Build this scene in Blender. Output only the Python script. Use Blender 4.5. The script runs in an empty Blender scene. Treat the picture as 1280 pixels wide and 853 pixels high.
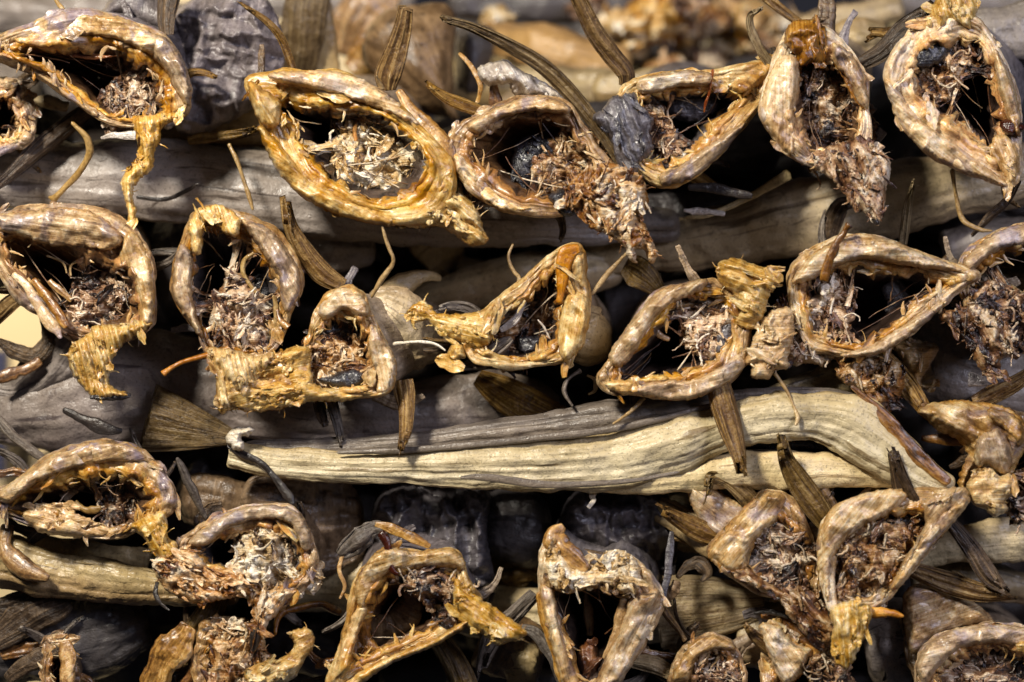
import bpy, math, random
import numpy as np
from mathutils import Vector
from mathutils.geometry import delaunay_2d_cdt

scene = bpy.context.scene
COL = scene.collection
random.seed(7)
RS = np.random.RandomState(11)

# ------------------------------------------------------------------ space
# Outlines are written in photo pixels and a depth in mm behind the front of
# the pile; W() turns them into real positions (1 px = 0.4 mm at depth 0).
D = 0.90
S = 0.0004
PITCH = math.radians(14)
CAMZ = 0.62
CP, SP = math.cos(PITCH), math.sin(PITCH)

def W(px, py, d):
    px = np.asarray(px, float); py = np.asarray(py, float); d = np.asarray(d, float)
    z = D + d * 0.001
    k = S * z / D
    x = (px - 640.0) * k
    y = (426.5 - py) * k
    return np.stack([x, z * CP + y * SP, y * CP - z * SP + CAMZ], -1)

C1 = 430.0 / 1265.0
C2 = 430.0 / 983.0
CROPS = {'X': (0, 0, 1.0), 'R': (1040, 420, .28136)}
for i, x0 in enumerate((0, 280, 560, 850)):
    CROPS['T%d' % i] = (x0, 0, C1)
    CROPS['M%d' % i] = (x0, 240, C1)
    CROPS['B%d' % i] = (x0, 480, C2)

def cv(crop, x, y):
    a, b, s = CROPS[crop]
    return a + x * s, b + y * s

def pts(crop, txt):
    out = []
    for tok in txt.split():
        v = [float(q) for q in tok.split(',')]
        out.append(cv(crop, v[0], v[1]))
    return np.array(out)

# ------------------------------------------------------------------ noise
_perm = RS.permutation(256)
_perm = np.concatenate([_perm, _perm, _perm])
_g = RS.normal(size=(256, 3)); _g /= np.linalg.norm(_g, axis=1, keepdims=True)

def pn(P):
    P = np.asarray(P, float)
    i = np.floor(P).astype(int); f = P - i
    u = f * f * f * (f * (f * 6 - 15) + 10)
    i &= 255
    def cor(a, b, c):
        h = _perm[_perm[_perm[(i[..., 0] + a) & 255] + ((i[..., 1] + b) & 255)] + ((i[..., 2] + c) & 255)]
        g = _g[h]
        return g[..., 0] * (f[..., 0] - a) + g[..., 1] * (f[..., 1] - b) + g[..., 2] * (f[..., 2] - c)
    ux, uy, uz = u[..., 0], u[..., 1], u[..., 2]
    l = lambda a, b, t: a + (b - a) * t
    x00 = l(cor(0, 0, 0), cor(1, 0, 0), ux); x10 = l(cor(0, 1, 0), cor(1, 1, 0), ux)
    x01 = l(cor(0, 0, 1), cor(1, 0, 1), ux); x11 = l(cor(0, 1, 1), cor(1, 1, 1), ux)
    return l(l(x00, x10, uy), l(x01, x11, uy), uz)

def fbm(P, o=4, gain=0.5):
    s = 0; a = 1.0
    for k in range(o):
        s = s + a * pn(P + 17.3 * k); P = P * 2.03; a *= gain
    return s

def ridge(P, o=3, gain=0.5):
    s = 0; a = 1.0
    for k in range(o):
        s = s + a * (0.45 - np.abs(pn(P + 11.7 * k)) * 1.6); P = P * 2.03; a *= gain
    return s

# ------------------------------------------------------------------ curves
def crom(p, n, closed=False):
    p = np.asarray(p, float); m = len(p)
    if m == 2 and not closed:
        t = np.linspace(0, 1, n)[:, None]
        return p[0] + (p[1] - p[0]) * t
    segs = m if closed else m - 1
    t = np.linspace(0, segs, n, endpoint=not closed)
    i = np.minimum(t.astype(int), segs - 1); f = (t - i)[:, None]
    def g(k):
        return p[k % m] if closed else p[np.clip(k, 0, m - 1)]
    a, b, c, d = g(i - 1), g(i), g(i + 1), g(i + 2)
    return 0.5 * ((2 * b) + (c - a) * f + (2 * a - 5 * b + 4 * c - d) * f ** 2 + (3 * b - a - 3 * c + d) * f ** 3)

# ------------------------------------------------------------------ meshes
def mesh_obj(name, V, F, mat, parent=None, fuv=None, w=None, smooth=True):
    """V world positions (k,3); F list of index tuples."""
    V = np.asarray(V, float)
    off = np.array(parent['_o']) if parent is not None and '_o' in parent else np.zeros(3)
    me = bpy.data.meshes.new(name)
    me.from_pydata((V - off).tolist(), [], F)
    if fuv is not None:
        a = me.attributes.new('fuv', 'FLOAT_VECTOR', 'POINT')
        a.data.foreach_set('vector', np.asarray(fuv, np.float32).ravel())
    if w is None: w = np.zeros(len(V))
    a = me.attributes.new('w', 'FLOAT', 'POINT')
    a.data.foreach_set('value', np.asarray(w, np.float32).ravel())
    if smooth:
        me.polygons.foreach_set('use_smooth', [True] * len(me.polygons))
    me.materials.append(mat)
    o = bpy.data.objects.new(name, me)
    COL.objects.link(o)
    if parent is not None:
        o['_o'] = parent['_o']
        want = SUB.get(name)
        if want:
            c = [q for q in LAST.get(parent.name, []) if q.name.split('.')[0] in want]
            if c: parent = c[-1]
        o.parent = parent
        LAST.setdefault(parent.name, []).append(o)
    return o

RINGS = {}
SUB = {'dark_tip': ('neck_flap', 'spike', 'torn_neck'), 'glaze': ('collar',), 'crust': ('collar',), 'blot': ('collar',), 'membrane': ('flesh',),
       'dark_crease': ('torn_neck',), 'tail_strand': ('tail_knot',), 'torn_edge': ('collar',), 'peeling_skin': ('collar',), 'tissue_strands': ('belly_lining',), 'slit_shade': ('belly',)}
LAST = {}

def grid_faces(m, n, flip=False, base=0):
    F = []
    for i in range(m - 1):
        for j in range(n - 1):
            a = base + i * n + j; b = a + 1; c = b + n; d = a + n
            F.append((a, d, c, b) if not flip else (a, b, c, d))
    return F

def grid_normals(V, flip=False):
    du = np.gradient(V, axis=1); dv = np.gradient(V, axis=0)
    n = np.cross(dv, du)
    n /= (np.linalg.norm(n, axis=-1, keepdims=True) + 1e-12)
    return -n if flip else n

def thing(name, label, cat, loc, group=None):
    o = bpy.data.objects.new(name, None)
    o.empty_display_size = 0.01
    COL.objects.link(o)
    p = W(*loc)
    o.location = p.tolist()
    o['_o'] = p.tolist()
    o['label'] = label; o['category'] = cat
    if group: o['group'] = group
    return o

GROUP = 'headless dried fish stacked in the pile'
DEF = {'seed': 0}

class Bits:
    """small torn flakes, folded sheets and threads gathered into one part"""
    def __init__(s, sd): s.V = []; s.F = []; s.U = []; s.Wt = []; s.sd = sd
    def _add(s, A, u, w, flip=False):
        m, n = A.shape[:2]; b = len(s.V)
        s.V.extend(A.reshape(-1, 3).tolist()); s.U.extend(u.reshape(-1, 3).tolist()); s.Wt.extend(np.asarray(w).ravel().tolist())
        s.F.extend(grid_faces(m, n, flip, b))
    def flake(s, x, y, dep, ang, ln, wd, curl, rnd, steps=4):
        t = np.linspace(0, 1, steps + 1)
        an = ang + np.concatenate([[0], np.cumsum(RS.uniform(-.35, .35, steps))])
        px = x + np.concatenate([[0], np.cumsum(np.cos(an[:-1]) * ln / steps)]); py = y + np.concatenate([[0], np.cumsum(np.sin(an[:-1]) * ln / steps)])
        dz = dep - curl * ln * .4 * (t * .6 - .5 * t * t)
        ww = wd * (1 - np.abs(t - .35) * 1.2) if wd > 1.2 else wd * (1 - .7 * t)
        sg = np.array([-1, 0, 1.])
        A = W(px[:, None] - np.sin(an)[:, None] * ww[:, None] * sg, py[:, None] + np.cos(an)[:, None] * ww[:, None] * sg, dz[:, None] - .18 * ww[:, None] * (sg == 0))
        u = np.stack([t[:, None] * ln * .4 + 0 * sg, sg * wd * .4 + 0 * t[:, None], np.full((steps + 1, 3), s.sd + rnd)], -1)
        s._add(A, u, np.full((steps + 1, 3), rnd))
    def sheet(s, x, y, dep, ang, ln, wd, lift, rnd):
        m, n = 9, 6
        t = np.linspace(0, 1, m)[:, None]; v = np.linspace(-1, 1, n)[None, :]
        bend = RS.uniform(-1.2, 1.2)
        an = ang + bend * (t - .5)
        o = RS.uniform(0, 90)
        N3 = np.stack([t * 2.2 + 0 * v, v * 1.3 + 0 * t, np.full((m, n), o)], -1)
        env = np.sqrt(np.clip(1 - (2 * t - 1) ** 2 * .8, .1, 1)) * (1 + 1.3 * pn(N3 * 1.3 + 9))
        a = wd * .5 * v * env
        cx = x + np.cos(ang) * (t - .5) * ln; cy = y + np.sin(ang) * (t - .5) * ln + bend * 3 * (t - .5) ** 2
        px = cx - np.sin(an) * a; py = cy + np.cos(an) * a
        kx = RS.uniform(-1, 1)
        z = dep - lift * (.4 + kx * v * .8 + RS.uniform(-1, 1) * (t - .5) * 1.5) - 2.2 * pn(N3 * 1.7) * (1 + lift * .3)
        A = W(px + 2.0 * pn(N3 * 2.5 + 30), py + 2.0 * pn(N3 * 2.5 + 60), z)
        u = np.stack([t * ln * .4 + 0 * v, v * wd * .2 + 0 * t, np.full((m, n), s.sd + rnd)], -1)
        s._add(A, u, rnd + .5 * pn(N3 * 1.5 + 5))
    def web(s, a, b, da, db, wd, rnd):
        m, n = 12, 6
        a = np.asarray(a, float); b = np.asarray(b, float)
        t = np.linspace(0, 1, m)[:, None]; v = np.linspace(-1, 1, n)[None, :]
        d = b - a; L = np.linalg.norm(d) + 1e-6; d = d / L; nn = np.array([-d[1], d[0]])
        o = RS.uniform(0, 90); N3 = np.stack([t * 2.4 + 0 * v, v * 1.2 + 0 * t, np.full((m, n), o)], -1)
        wv = wd * .5 * (.55 + .9 * np.abs(2 * t - 1) ** 1.5) * (1 + 1.2 * pn(N3 * 1.2))
        off = v * wv + wd * .5 * pn(N3 * np.array([.8, 0, 1]) + 3)
        px = a[0] + d[0] * L * t + nn[0] * off; py = a[1] + d[1] * L * t + nn[1] * off
        z = da + (db - da) * t + 4 * np.sin(np.pi * t) * RS.uniform(-.3, 1.2) + 2.5 * pn(N3 * 1.6 + 50) + RS.uniform(-.25, .25) * wd * v * .4
        u = np.stack([t * L * .4 + 0 * v, v * wd * .2 + 0 * t, np.full((m, n), s.sd + rnd)], -1)
        s._add(W(px, py, z), u, rnd + .5 * pn(N3 * 1.5 + 5))
    def thread(s, a, b, da, db, wd, rnd):
        m, k = 14, 5
        t = np.linspace(0, 1, m)
        mid = (np.asarray(a) + np.asarray(b)) / 2 + RS.uniform(-14, 14, 2)
        c = ((1 - t) ** 2)[:, None] * a + (2 * t * (1 - t))[:, None] * mid + (t ** 2)[:, None] * b
        c = c + 2.2 * np.stack([pn(np.stack([t * 4, t * 0 + rnd * 50, t * 0], -1)), pn(np.stack([t * 4, t * 0 + rnd * 50 + 7, t * 0], -1))], -1)
        tg = np.gradient(c, axis=0); tg /= np.linalg.norm(tg, axis=1, keepdims=True) + 1e-9
        ph = np.linspace(-np.pi, np.pi, k + 1)
        r = wd * (1.0 + .6 * pn(np.stack([t * 6, t * 0 + rnd * 90, t * 0], -1)))
        A = W(c[:, :1] - tg[:, 1:] * r[:, None] * np.sin(ph), c[:, 1:] + tg[:, :1] * r[:, None] * np.sin(ph), (da + (db - da) * t)[:, None] - r[:, None] * .4 * np.cos(ph))
        u = np.stack([t[:, None] * 12 + 0 * ph, 0 * t[:, None] + ph, np.full((m, k + 1), s.sd + rnd)], -1)
        s._add(A, u, np.full((m, k + 1), rnd))

# ---------------------------------------------------- open necked dried fish
PROF_S = np.array([0, .05, .12, .22, .34, .46, .56, .63, .70, .78, .86, .93, 1.0])
PROF_Z = np.array([0, .45, .75, .97, 1., .90, .72, .55, .68, .70, .55, .28, -.1])
PB_S = np.array([0, .06, .2, .45, .66, .76, .82, .90, 1.0]); PB_Z = np.array([0, .30, .50, .78, 1.15, 1.3, .95, .25, -.2])
PC_S = np.array([0, .05, .13, .2, .26, .45, .62, .7, .85, 1.0]); PC_Z = np.array([0, .75, 1.15, 1.15, .9, .62, .5, .58, .3, -.25])

def ring_fish(label, crop, ring, depth=0.0, tilt=(0, 0), body=None, col='tan', skin='tan', lining='dark',
              lip=0.42, rough=1.0, loc=None, N=150):
    DEF['seed'] += 1; sd = DEF['seed'] * 3.71
    O = []; I = []; Z = []
    for tok in ring.replace(';', ' ').split():
        q = tok.split('|')
        a = [float(t) for t in q[0].split(',')]; b = [float(t) for t in q[1].split(',')]
        O.append(cv(crop, *a)); I.append(cv(crop, *b)); Z.append(float(q[2]) if len(q) > 2 else 0.0)
    O = np.array(O); I = np.array(I); Z = np.array(Z)
    area = np.sum(O[:, 0] * np.roll(O[:, 1], -1) - O[:, 1] * np.roll(O[:, 0], -1))
    if area < 0: O = O[::-1]; I = I[::-1]; Z = Z[::-1]
    O = crom(O, N, True); I = crom(I, N, True); Z = crom(Z[:, None], N, True)[:, 0]
    th = np.linspace(0, 2 * np.pi, N, endpoint=False)
    circ = np.stack([np.cos(th) * 1.3, np.sin(th) * 1.3, np.full(N, sd)], -1)
    # irregular edge
    dirv = (I - O); lw = np.linalg.norm(dirv, axis=1); dirn = dirv / (lw[:, None] + 1e-6)
    jag = fbm(np.stack([np.cos(th) * 5, np.sin(th) * 5, np.full(N, sd)], -1), 4, .6)
    JAG = dirn * ((jag + .5 * np.sign(jag) * np.abs(jag) ** .5 * .5) * np.minimum(lw * .42, 11))[:, None] * rough
    k2 = np.stack([np.cos(th) * 2.6, np.sin(th) * 2.6, np.full(N, sd + 31)], -1)
    I = I + dirn * (fbm(k2, 3, .6) * np.minimum(lw * .5, 9))[:, None]
    jo = fbm(np.stack([np.cos(th) * 3.2, np.sin(th) * 3.2, np.full(N, sd + 5)], -1), 3, .5)
    O = O + dirn * (jo * np.minimum(lw * .15, 4))[:, None] * rough
    lw = np.linalg.norm(I - O, axis=1)
    c0 = O.mean(0); ci = I.mean(0)
    ctr = np.array(c0)
    dz = depth + Z + (O[:, 0] - c0[0]) * tilt[0] / 100 + (O[:, 1] - c0[1]) * tilt[1] / 100
    dz = dz + 5 * fbm(circ, 3)
    if body is None: body = (c0[0], c0[1] - 25, 190, 42)
    bx, by, bl, br = body
    rO = np.linalg.norm(O - c0, axis=1)
    rm = rO.mean()
    rows = []; ds = []; ws = []; tags = []
    for t in np.concatenate([np.linspace(1, .25, 12), [.19, .14, .10, .07, .045, .025, .010]]):
        c = c0 + (np.array([bx, by]) - c0) * t
        e = t ** 1.15
        sc = (1 - .10 * min(1, t / .08)) * (1 - e) + e * (br / rm)
        bl_ = min(1, t * 1.6)
        shape = (O - c0) / rm * (1 - bl_) + bl_ * np.stack([np.cos(np.arctan2(O[:, 1] - c0[1], O[:, 0] - c0[0])) * 1.1,
                                                          np.sin(np.arctan2(O[:, 1] - c0[1], O[:, 0] - c0[0])) * .9], -1)
        rows.append(c + shape * rm * sc)
        ds.append(dz * (1 - min(1, t * 3)) + depth * min(1, t * 3) + bl * t)
        ws.append(np.full(N, -t)); tags.append('b')
    h = np.clip(lip * .74 * lw * .4, 1.0, 6.5)
    wob = .09 * fbm(np.stack([np.cos(th) * 2.2, np.sin(th) * 2.2, np.full(N, sd + 9)], -1), 3)
    pm = lambda off, q: fbm(np.stack([np.cos(th) * q, np.sin(th) * q, np.full(N, sd + off)], -1), 3)
    ma = np.clip(.75 + 2.2 * pm(51, 1.7), 0, 1); mb = np.clip(.5 + 2.2 * pm(77, 1.7), 0, 1)
    h = h * np.clip(1 + .9 * pm(91, 2.0), .45, 1.7)
    for s in np.concatenate([[0, .025], np.linspace(.06, .96, 26), [1.0]]):
        sw = np.clip(s + 1.6 * wob * math.sin(math.pi * s), 0, 1)
        z = np.interp(sw, PROF_S, PROF_Z) * (1 - ma) + ma * ((1 - mb) * np.interp(sw, PB_S, PB_Z) + mb * np.interp(sw, PC_S, PC_Z))
        jj = JAG * max(0, (s - .62) / .38) ** 1.6
        rows.append(O + (I - O) * s + jj); ds.append(dz - h * z)
        ws.append(s + wob * math.sin(math.pi * s)); tags.append('c')
    for k, dd in ((.97, 2), (.93, 5), (.87, 10), (.80, 16), (.72, 23), (.62, 31), (.50, 39), (.36, 46), (.2, 51), (.02, 53)):
        rows.append(ci + (I + JAG * max(0, (k - .8) / .2) - ci) * k); ds.append(dz * (k) + depth * (1 - k) + dd)
        ws.append(np.full(N, 1 + (1 - k))); tags.append('l')
    R = np.array(rows); Dm = np.array(ds); Wt = np.array(ws)
    R = np.concatenate([R, R[:, :1]], 1); Dm = np.concatenate([Dm, Dm[:, :1]], 1); Wt = np.concatenate([Wt, Wt[:, :1]], 1)
    V = W(R[..., 0], R[..., 1], Dm)
    # fibre coordinates in mm
    du = np.linalg.norm(np.diff(V, axis=1), axis=-1) * 1000
    ua = np.concatenate([np.zeros((V.shape[0], 1)), np.cumsum(du, 1)], 1)
    nb = tags.count('b')
    uu = np.broadcast_to(ua[nb + 8], ua.shape)
    dv = np.linalg.norm(np.diff(V, axis=0), axis=-1) * 1000
    vv = np.concatenate([np.zeros((1, V.shape[1])), np.cumsum(dv, 0)], 0)
    vv = np.broadcast_to(vv.mean(1, keepdims=True), vv.shape)
    n = grid_normals(V)
    n[:, 0] = n[:, -1] = (n[:, 0] + n[:, -1]) / 2
    Q = V + sd
    iso = fbm(Q * 34, 2) * 2.6 + ridge(Q * 75, 3, .5) * 1.1
    ur = uu / (uu[:, -1:] + 1e-9) * 2 * np.pi
    rad = uu[0, -1] / (2 * np.pi)
    per = np.stack([np.cos(ur) * rad * .045, np.sin(ur) * rad * .045, vv * .42 + sd + fbm(Q * 40, 2) * 1.2], -1)
    fib = ridge(per, 4, .5) + 1.0 * (.3 - np.abs(fbm(per * .55 + 40, 2)) * 2.2)
    fine = fbm(Q * 520, 3, .6)
    amp = np.ones(len(tags)); lipm = np.array([1. if t == 'c' else 0. for t in tags])
    edge = np.exp(-((Wt - .76) / .14) ** 2)
    disp = (iso * (0.55 + 0.25 * (1 - lipm[:, None])) * .75 + fib * (.6 * lipm[:, None] + .25)
            + fine * (.12 + .5 * edge) + edge * ridge(Q * 300, 3) * .8) * .001 * rough
    V = V + n * disp[..., None]
    if loc is None: loc = (ctr[0], ctr[1] + 0, depth + 20)
    t = thing('dried_fish', label, 'fish', loc, GROUP)
    t['_c'] = [float(c0[0]), float(c0[1]), float(depth)]
    fuv = np.stack([uu, vv, np.full_like(uu, sd)], -1)
    ranges = {'body': (0, nb + 1, MAT['skin_' + skin]), 'collar': (nb, nb + tags.count('c'), MAT['collar_' + col]),
              'belly_lining': (nb + tags.count('c') - 1, len(tags), MAT['lining_' + lining])}
    for nm, (a, b, m) in ranges.items():
        sub = V[a:b]; k = b - a; nn = V.shape[1]
        VV = sub.reshape(-1, 3); FF = grid_faces(k, nn); UU = fuv[a:b].reshape(-1, 3); WW = Wt[a:b].ravel()
        if nm == 'collar':
            # strips of skin peeling off the lip belong to it
            pk = Bits(sd + 7)
            for q in range(11):
                j = random.randrange(N); s0 = random.uniform(.0, .95)
                p = O[j] + (I[j] - O[j]) * s0; ph = math.atan2(dirn[j][1], dirn[j][0])
                zz = float(dz[j] - h[j] * np.interp(s0, PB_S, PB_Z)) - .5
                pk.sheet(p[0], p[1], zz, ph + math.pi / 2 + random.gauss(0, .16), random.uniform(14, 46), min(random.uniform(4, 15), lw[j] * .6), random.uniform(.1, 1.5), random.choice((random.uniform(0, .45), random.uniform(.5, .85))))
            nv = len(VV)
            VV = np.concatenate([VV, np.array(pk.V)]); FF = FF + [tuple(nv + z for z in f_) for f_ in pk.F]
            UU = np.concatenate([UU, np.array(pk.U)]); WW = np.concatenate([WW, np.array(pk.Wt)])
        mesh_obj(nm, VV, FF, m, t, UU, WW)
    # shreds hanging on the cut edge and strands of dried tissue across the opening
    fl_ = Bits(sd)
    for q in range(52):
        j = random.randrange(N); ph = math.atan2(dirn[j][1], dirn[j][0])
        s0 = random.uniform(.6, .98)
        p = O[j] + (I[j] - O[j]) * s0
        if random.random() < .86: ang = ph + math.pi / 2 * random.choice((-1, 1)) + random.gauss(0, .25)
        else: ang = ph + random.gauss(0, .6)
        fl_.flake(p[0], p[1], float(dz[j] - h[j] * .62), ang, random.uniform(6, 22), random.uniform(.6, 3.2), random.uniform(-.5, .6), random.random(), 6)
    mesh_obj('torn_edge', fl_.V, fl_.F, MAT['flap_tan' if col in ('tan', 'pale', 'purple', 'brown') else 'flap_yellow'], t, fl_.U, fl_.Wt)
    RINGS[t.name] = (I, O, dz, ci, h)
    for q in range(7 if crop[0] == 'B' else 4):
        j = random.randrange(N)
        p0 = O[j] + dirn[j] * 10; an = math.atan2(-dirn[j][1], -dirn[j][0]) + random.gauss(0, .7)
        ln = random.uniform(28, 62); wd_ = random.uniform(9, 26); b_ = random.gauss(0, .5)
        pa = ' '.join('%.1f,%.1f,%.1f' % (p0[0] + math.cos(an + b_ * u) * ln * u, p0[1] + math.sin(an + b_ * u) * ln * u, wd_ * (1 - .55 * u)) for u in (0, .4, .75, 1))
        dd0 = float(dz[j]) + random.uniform(16, 26)
        if random.random() < .5: fin(t, 'X', pa, (dd0, dd0 + random.uniform(-10, 6)), random.choice(('fin_brown', 'fin_dark', 'fin_grey')), rays=random.randint(3, 6))
        else: strip(t, 'skin_scrap', 'X', pa, (dd0, dd0 + random.uniform(-8, 8)), random.choice(('flap_brown', 'skin_brown', 'skin_tan', 'skin_grey', 'fin_dark')), .22, rough=1.6, fold=.3)
    fl_ = Bits(sd + 3)
    for q in range(9):
        j = random.randrange(N); j2 = (j + random.randint(12, 50)) % N
        a = I[j]; b_ = (I[j2] * .5 + ci * .5) if random.random() < .6 else I[j2]
        fl_.thread(a, b_, float(dz[j]) + 1, float(dz[j2]) + random.uniform(2, 16), random.uniform(.35, 1.1), random.random())
    mesh_obj('tissue_strands', fl_.V, fl_.F, MAT['flesh_brown'], t, fl_.U, fl_.Wt)
    return t

# ------------------------------------------------------------ torn flesh
def lump(parent, name, crop, poly, d, th=7.0, mat='flesh_orange', step=2.0, rough=1.0, flakes=30, fl=(4, 11), fa=None,
         jag=3.0, hair=0, tilt=(0, 0), fcol=None, label=None, sheets=None, ripple=0.0):
    DEF['seed'] += 1; sd = DEF['seed'] * 2.37
    p = pts(crop, poly)
    if name == 'flesh': p = p.mean(0) + (p - p.mean(0)) * 1.24
    ar = np.sum(p[:, 0] * np.roll(p[:, 1], -1) - p[:, 1] * np.roll(p[:, 0], -1))
    if ar < 0: p = p[::-1]
    per = np.sum(np.linalg.norm(np.roll(p, -1, 0) - p, axis=1))
    nb = max(24, int(per / (step * 1.1)))
    B = crom(p, nb * 4, True)
    # even spacing
    L = np.concatenate([[0], np.cumsum(np.linalg.norm(np.roll(B, -1, 0) - B, axis=1))])
    Bc = np.concatenate([B, B[:1]])
    tt = np.linspace(0, L[-1], nb, endpoint=False)
    B = np.stack([np.interp(tt, L, Bc[:, 0]), np.interp(tt, L, Bc[:, 1])], -1)
    tg = np.roll(B, -1, 0) - np.roll(B, 1, 0); nr = np.stack([-tg[:, 1], tg[:, 0]], -1); nr /= np.linalg.norm(nr, axis=1, keepdims=True) + 1e-9
    q3 = np.concatenate([B * .11, np.full((nb, 1), sd)], 1)
    B = B + nr * (fbm(q3, 4, .7) * (jag if name != 'flesh' else 2.4 * jag))[:, None]
    if name == 'flesh': B = B + nr * (fbm(q3 * .3 + 9, 2) * 11)[:, None]
    x0, y0 = B.min(0); x1, y1 = B.max(0)
    gx, gy = np.meshgrid(np.arange(x0, x1, step), np.arange(y0, y1, step))
    G = np.stack([gx.ravel(), gy.ravel()], -1) + RS.uniform(-.3, .3, (gx.size, 2)) * step
    A = B; Bn = np.roll(B, -1, 0)
    def inside(G):
        c = np.zeros(len(G), bool)
        for a, b in zip(A, Bn):
            cond = ((a[1] > G[:, 1]) != (b[1] > G[:, 1]))
            xx = (b[0] - a[0]) * (G[:, 1] - a[1]) / (b[1] - a[1] + 1e-12) + a[0]
            c ^= cond & (G[:, 0] < xx)
        return c
    def dist(G):
        m = np.full(len(G), 1e9)
        for a, b in zip(A, Bn):
            ab = b - a; t = np.clip(((G - a) @ ab) / (ab @ ab + 1e-9), 0, 1)
            m = np.minimum(m, np.linalg.norm(G - (a + t[:, None] * ab), axis=1))
        return m
    G = G[inside(G)]; dg = dist(G)
    k = dg > step * .55; G = G[k]; dg = dg[k]
    P2 = np.concatenate([B, G]); dd = np.concatenate([np.zeros(nb), dg])
    vo, _, fo, _, _, _ = delaunay_2d_cdt([Vector((a, b)) for a, b in P2], [], [list(range(nb))], 1, 1e-5)
    P2o = np.array([[v[0], v[1]] for v in vo])
    if len(P2o) != len(P2):
        dd = dist(P2o); dd[:0] = 0
    P2 = P2o
    Rm = max(dd.max() * .75, 1)
    dome = np.sqrt(np.clip(1 - (1 - np.clip(dd / Rm, 0, 1)) ** 2, 0, 1))
    fade = np.clip(dd / 5, 0, 1)
    if fa is None: fx = P2
    if fa is None and mat.startswith('collar_'):
        cc = np.cov((P2 - P2.mean(0)).T); ev, vec = np.linalg.eigh(cc); fa = math.degrees(math.atan2(vec[1, 1], vec[0, 1]))
    a = math.radians(fa or 0); ca, sa = math.cos(a), math.sin(a)
    fu = P2[:, 0] * ca + P2[:, 1] * sa; fv = -P2[:, 0] * sa + P2[:, 1] * ca
    N3 = np.concatenate([P2, np.full((len(P2), 1), sd * 7)], 1)
    warp = np.stack([pn(N3 * .06), pn(N3 * .06 + 40)], -1) * 10
    Nw = N3.copy(); Nw[:, :2] += warp
    if fa is None:
        r = fbm(Nw * .035, 2) * 1.3 + ridge(Nw * .05, 3, .5) * 1.1 + ridge(Nw * .17, 2, .6) * .35
    else:
        F3 = np.stack([fu * .009 + warp[:, 0] * .03, fv * .042 + warp[:, 1] * .05, np.full(len(P2), sd)], -1)
        r = (.45 - np.abs(fbm(F3, 2, .5)) * 2.4) * 1.3 + ridge(F3 * 2.6, 2, .5) * .35 + fbm(Nw * .022, 2) * 1.5
    if ripple: r = r + ripple * np.sin(fv * .9)
    isf = mat.startswith('flesh')
    if name == 'skin_fold': dome = np.clip(dd / (Rm * .45), 0, 1) ** .8 * (.55 + .45 * dome)
    if name == 'flesh': h = th * .40 * dome + th * 1.25 * fbm(Nw * .022, 3) * fade + rough * th * .40 * r * fade
    elif mat.startswith(('skin_', 'collar_')):
        if fa is None: r = fbm(Nw * .016, 3) * 1.6 + .7 * (.3 - np.abs(fbm(Nw * .011 + 5, 2)) * 2)
        else:
            F3 = np.stack([fu * .006 + warp[:, 0] * .02, fv * .03 + warp[:, 1] * .03, np.full(len(P2), sd)], -1); r = ridge(F3, 2, .45) * 1.0 + fbm(Nw * .014, 2) * 1.2 + 1.1 * (.35 - np.abs(fbm(Nw * np.array([.02, .02, 1]) + 77, 2)) * 2.2) + .3 * fbm(Nw * .06, 2)
        h = th * dome + rough * th * .9 * r * fade
    else: h = th * (.75 if isf else 1) * dome + rough * th * .42 * r * fade
    base = d + (P2[:, 0] - P2[:, 0].mean()) * tilt[0] / 100 + (P2[:, 1] - P2[:, 1].mean()) * tilt[1] / 100
    n = len(P2)
    front = W(P2[:, 0], P2[:, 1], base - h)
    back = W(P2[:, 0], P2[:, 1], base + th * .6 * dome)
    on = dd < 1e-4
    bi = np.where(on, np.arange(n), np.arange(n) + n)
    V = np.concatenate([front, back])
    F = []
    for f in fo:
        f = list(f)
        ax, ay = P2[f[1]] - P2[f[0]]; bx, by = P2[f[2]] - P2[f[0]]
        if ax * by - ay * bx > 0: f = f[::-1]
        F.append(tuple(f)); g = tuple(int(bi[q]) for q in f[::-1])
        if len(set(g)) == 3: F.append(g)
    fuv = np.stack([fu * .4, fv * .4, np.full(n, sd)], -1); fuv = np.concatenate([fuv, fuv])
    wv = np.clip(.5 + .9 * r * .4, 0, 1) if not mat.startswith('collar_') else .62 - .75 * np.clip(dd / (Rm * .7), 0, 1); wv = np.concatenate([wv, wv])
    bt = Bits(sd); bt.V = V.tolist(); bt.F = F; bt.U = fuv.tolist(); bt.Wt = wv.tolist()
    front_d = base - h
    if len(G):
        ns = sheets if sheets is not None else (int(len(G) * step * step / 135) if mat.startswith('flesh') else int(len(G) * step * step / 420) if mat.startswith('flap') else 0)
        for q in range(ns):
            i = random.randrange(len(G)); x, y = G[i]; j = min(nb + i, n - 1)
            ang = 9.0 * pn(np.array([[x * .014, y * .014, sd + 3]]))[0] + random.gauss(0, .35) if fa is None else math.radians(fa) + random.gauss(0, .4)
            bt.sheet(x, y, float(front_d[j]) - .2, ang, random.choice((random.uniform(7, 16), random.uniform(9, 22), random.uniform(18, 40))), random.choice((random.uniform(1.5, 4), random.uniform(5, 12), random.uniform(6, 14))) * (1.3 if mat.startswith('flap') else 1), random.uniform(.1, 1.8), float(np.clip(.5 + 1.3 * pn(np.array([[x * .03, y * .03, sd]]))[0] + random.gauss(0, .16), 0, 1)))
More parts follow.
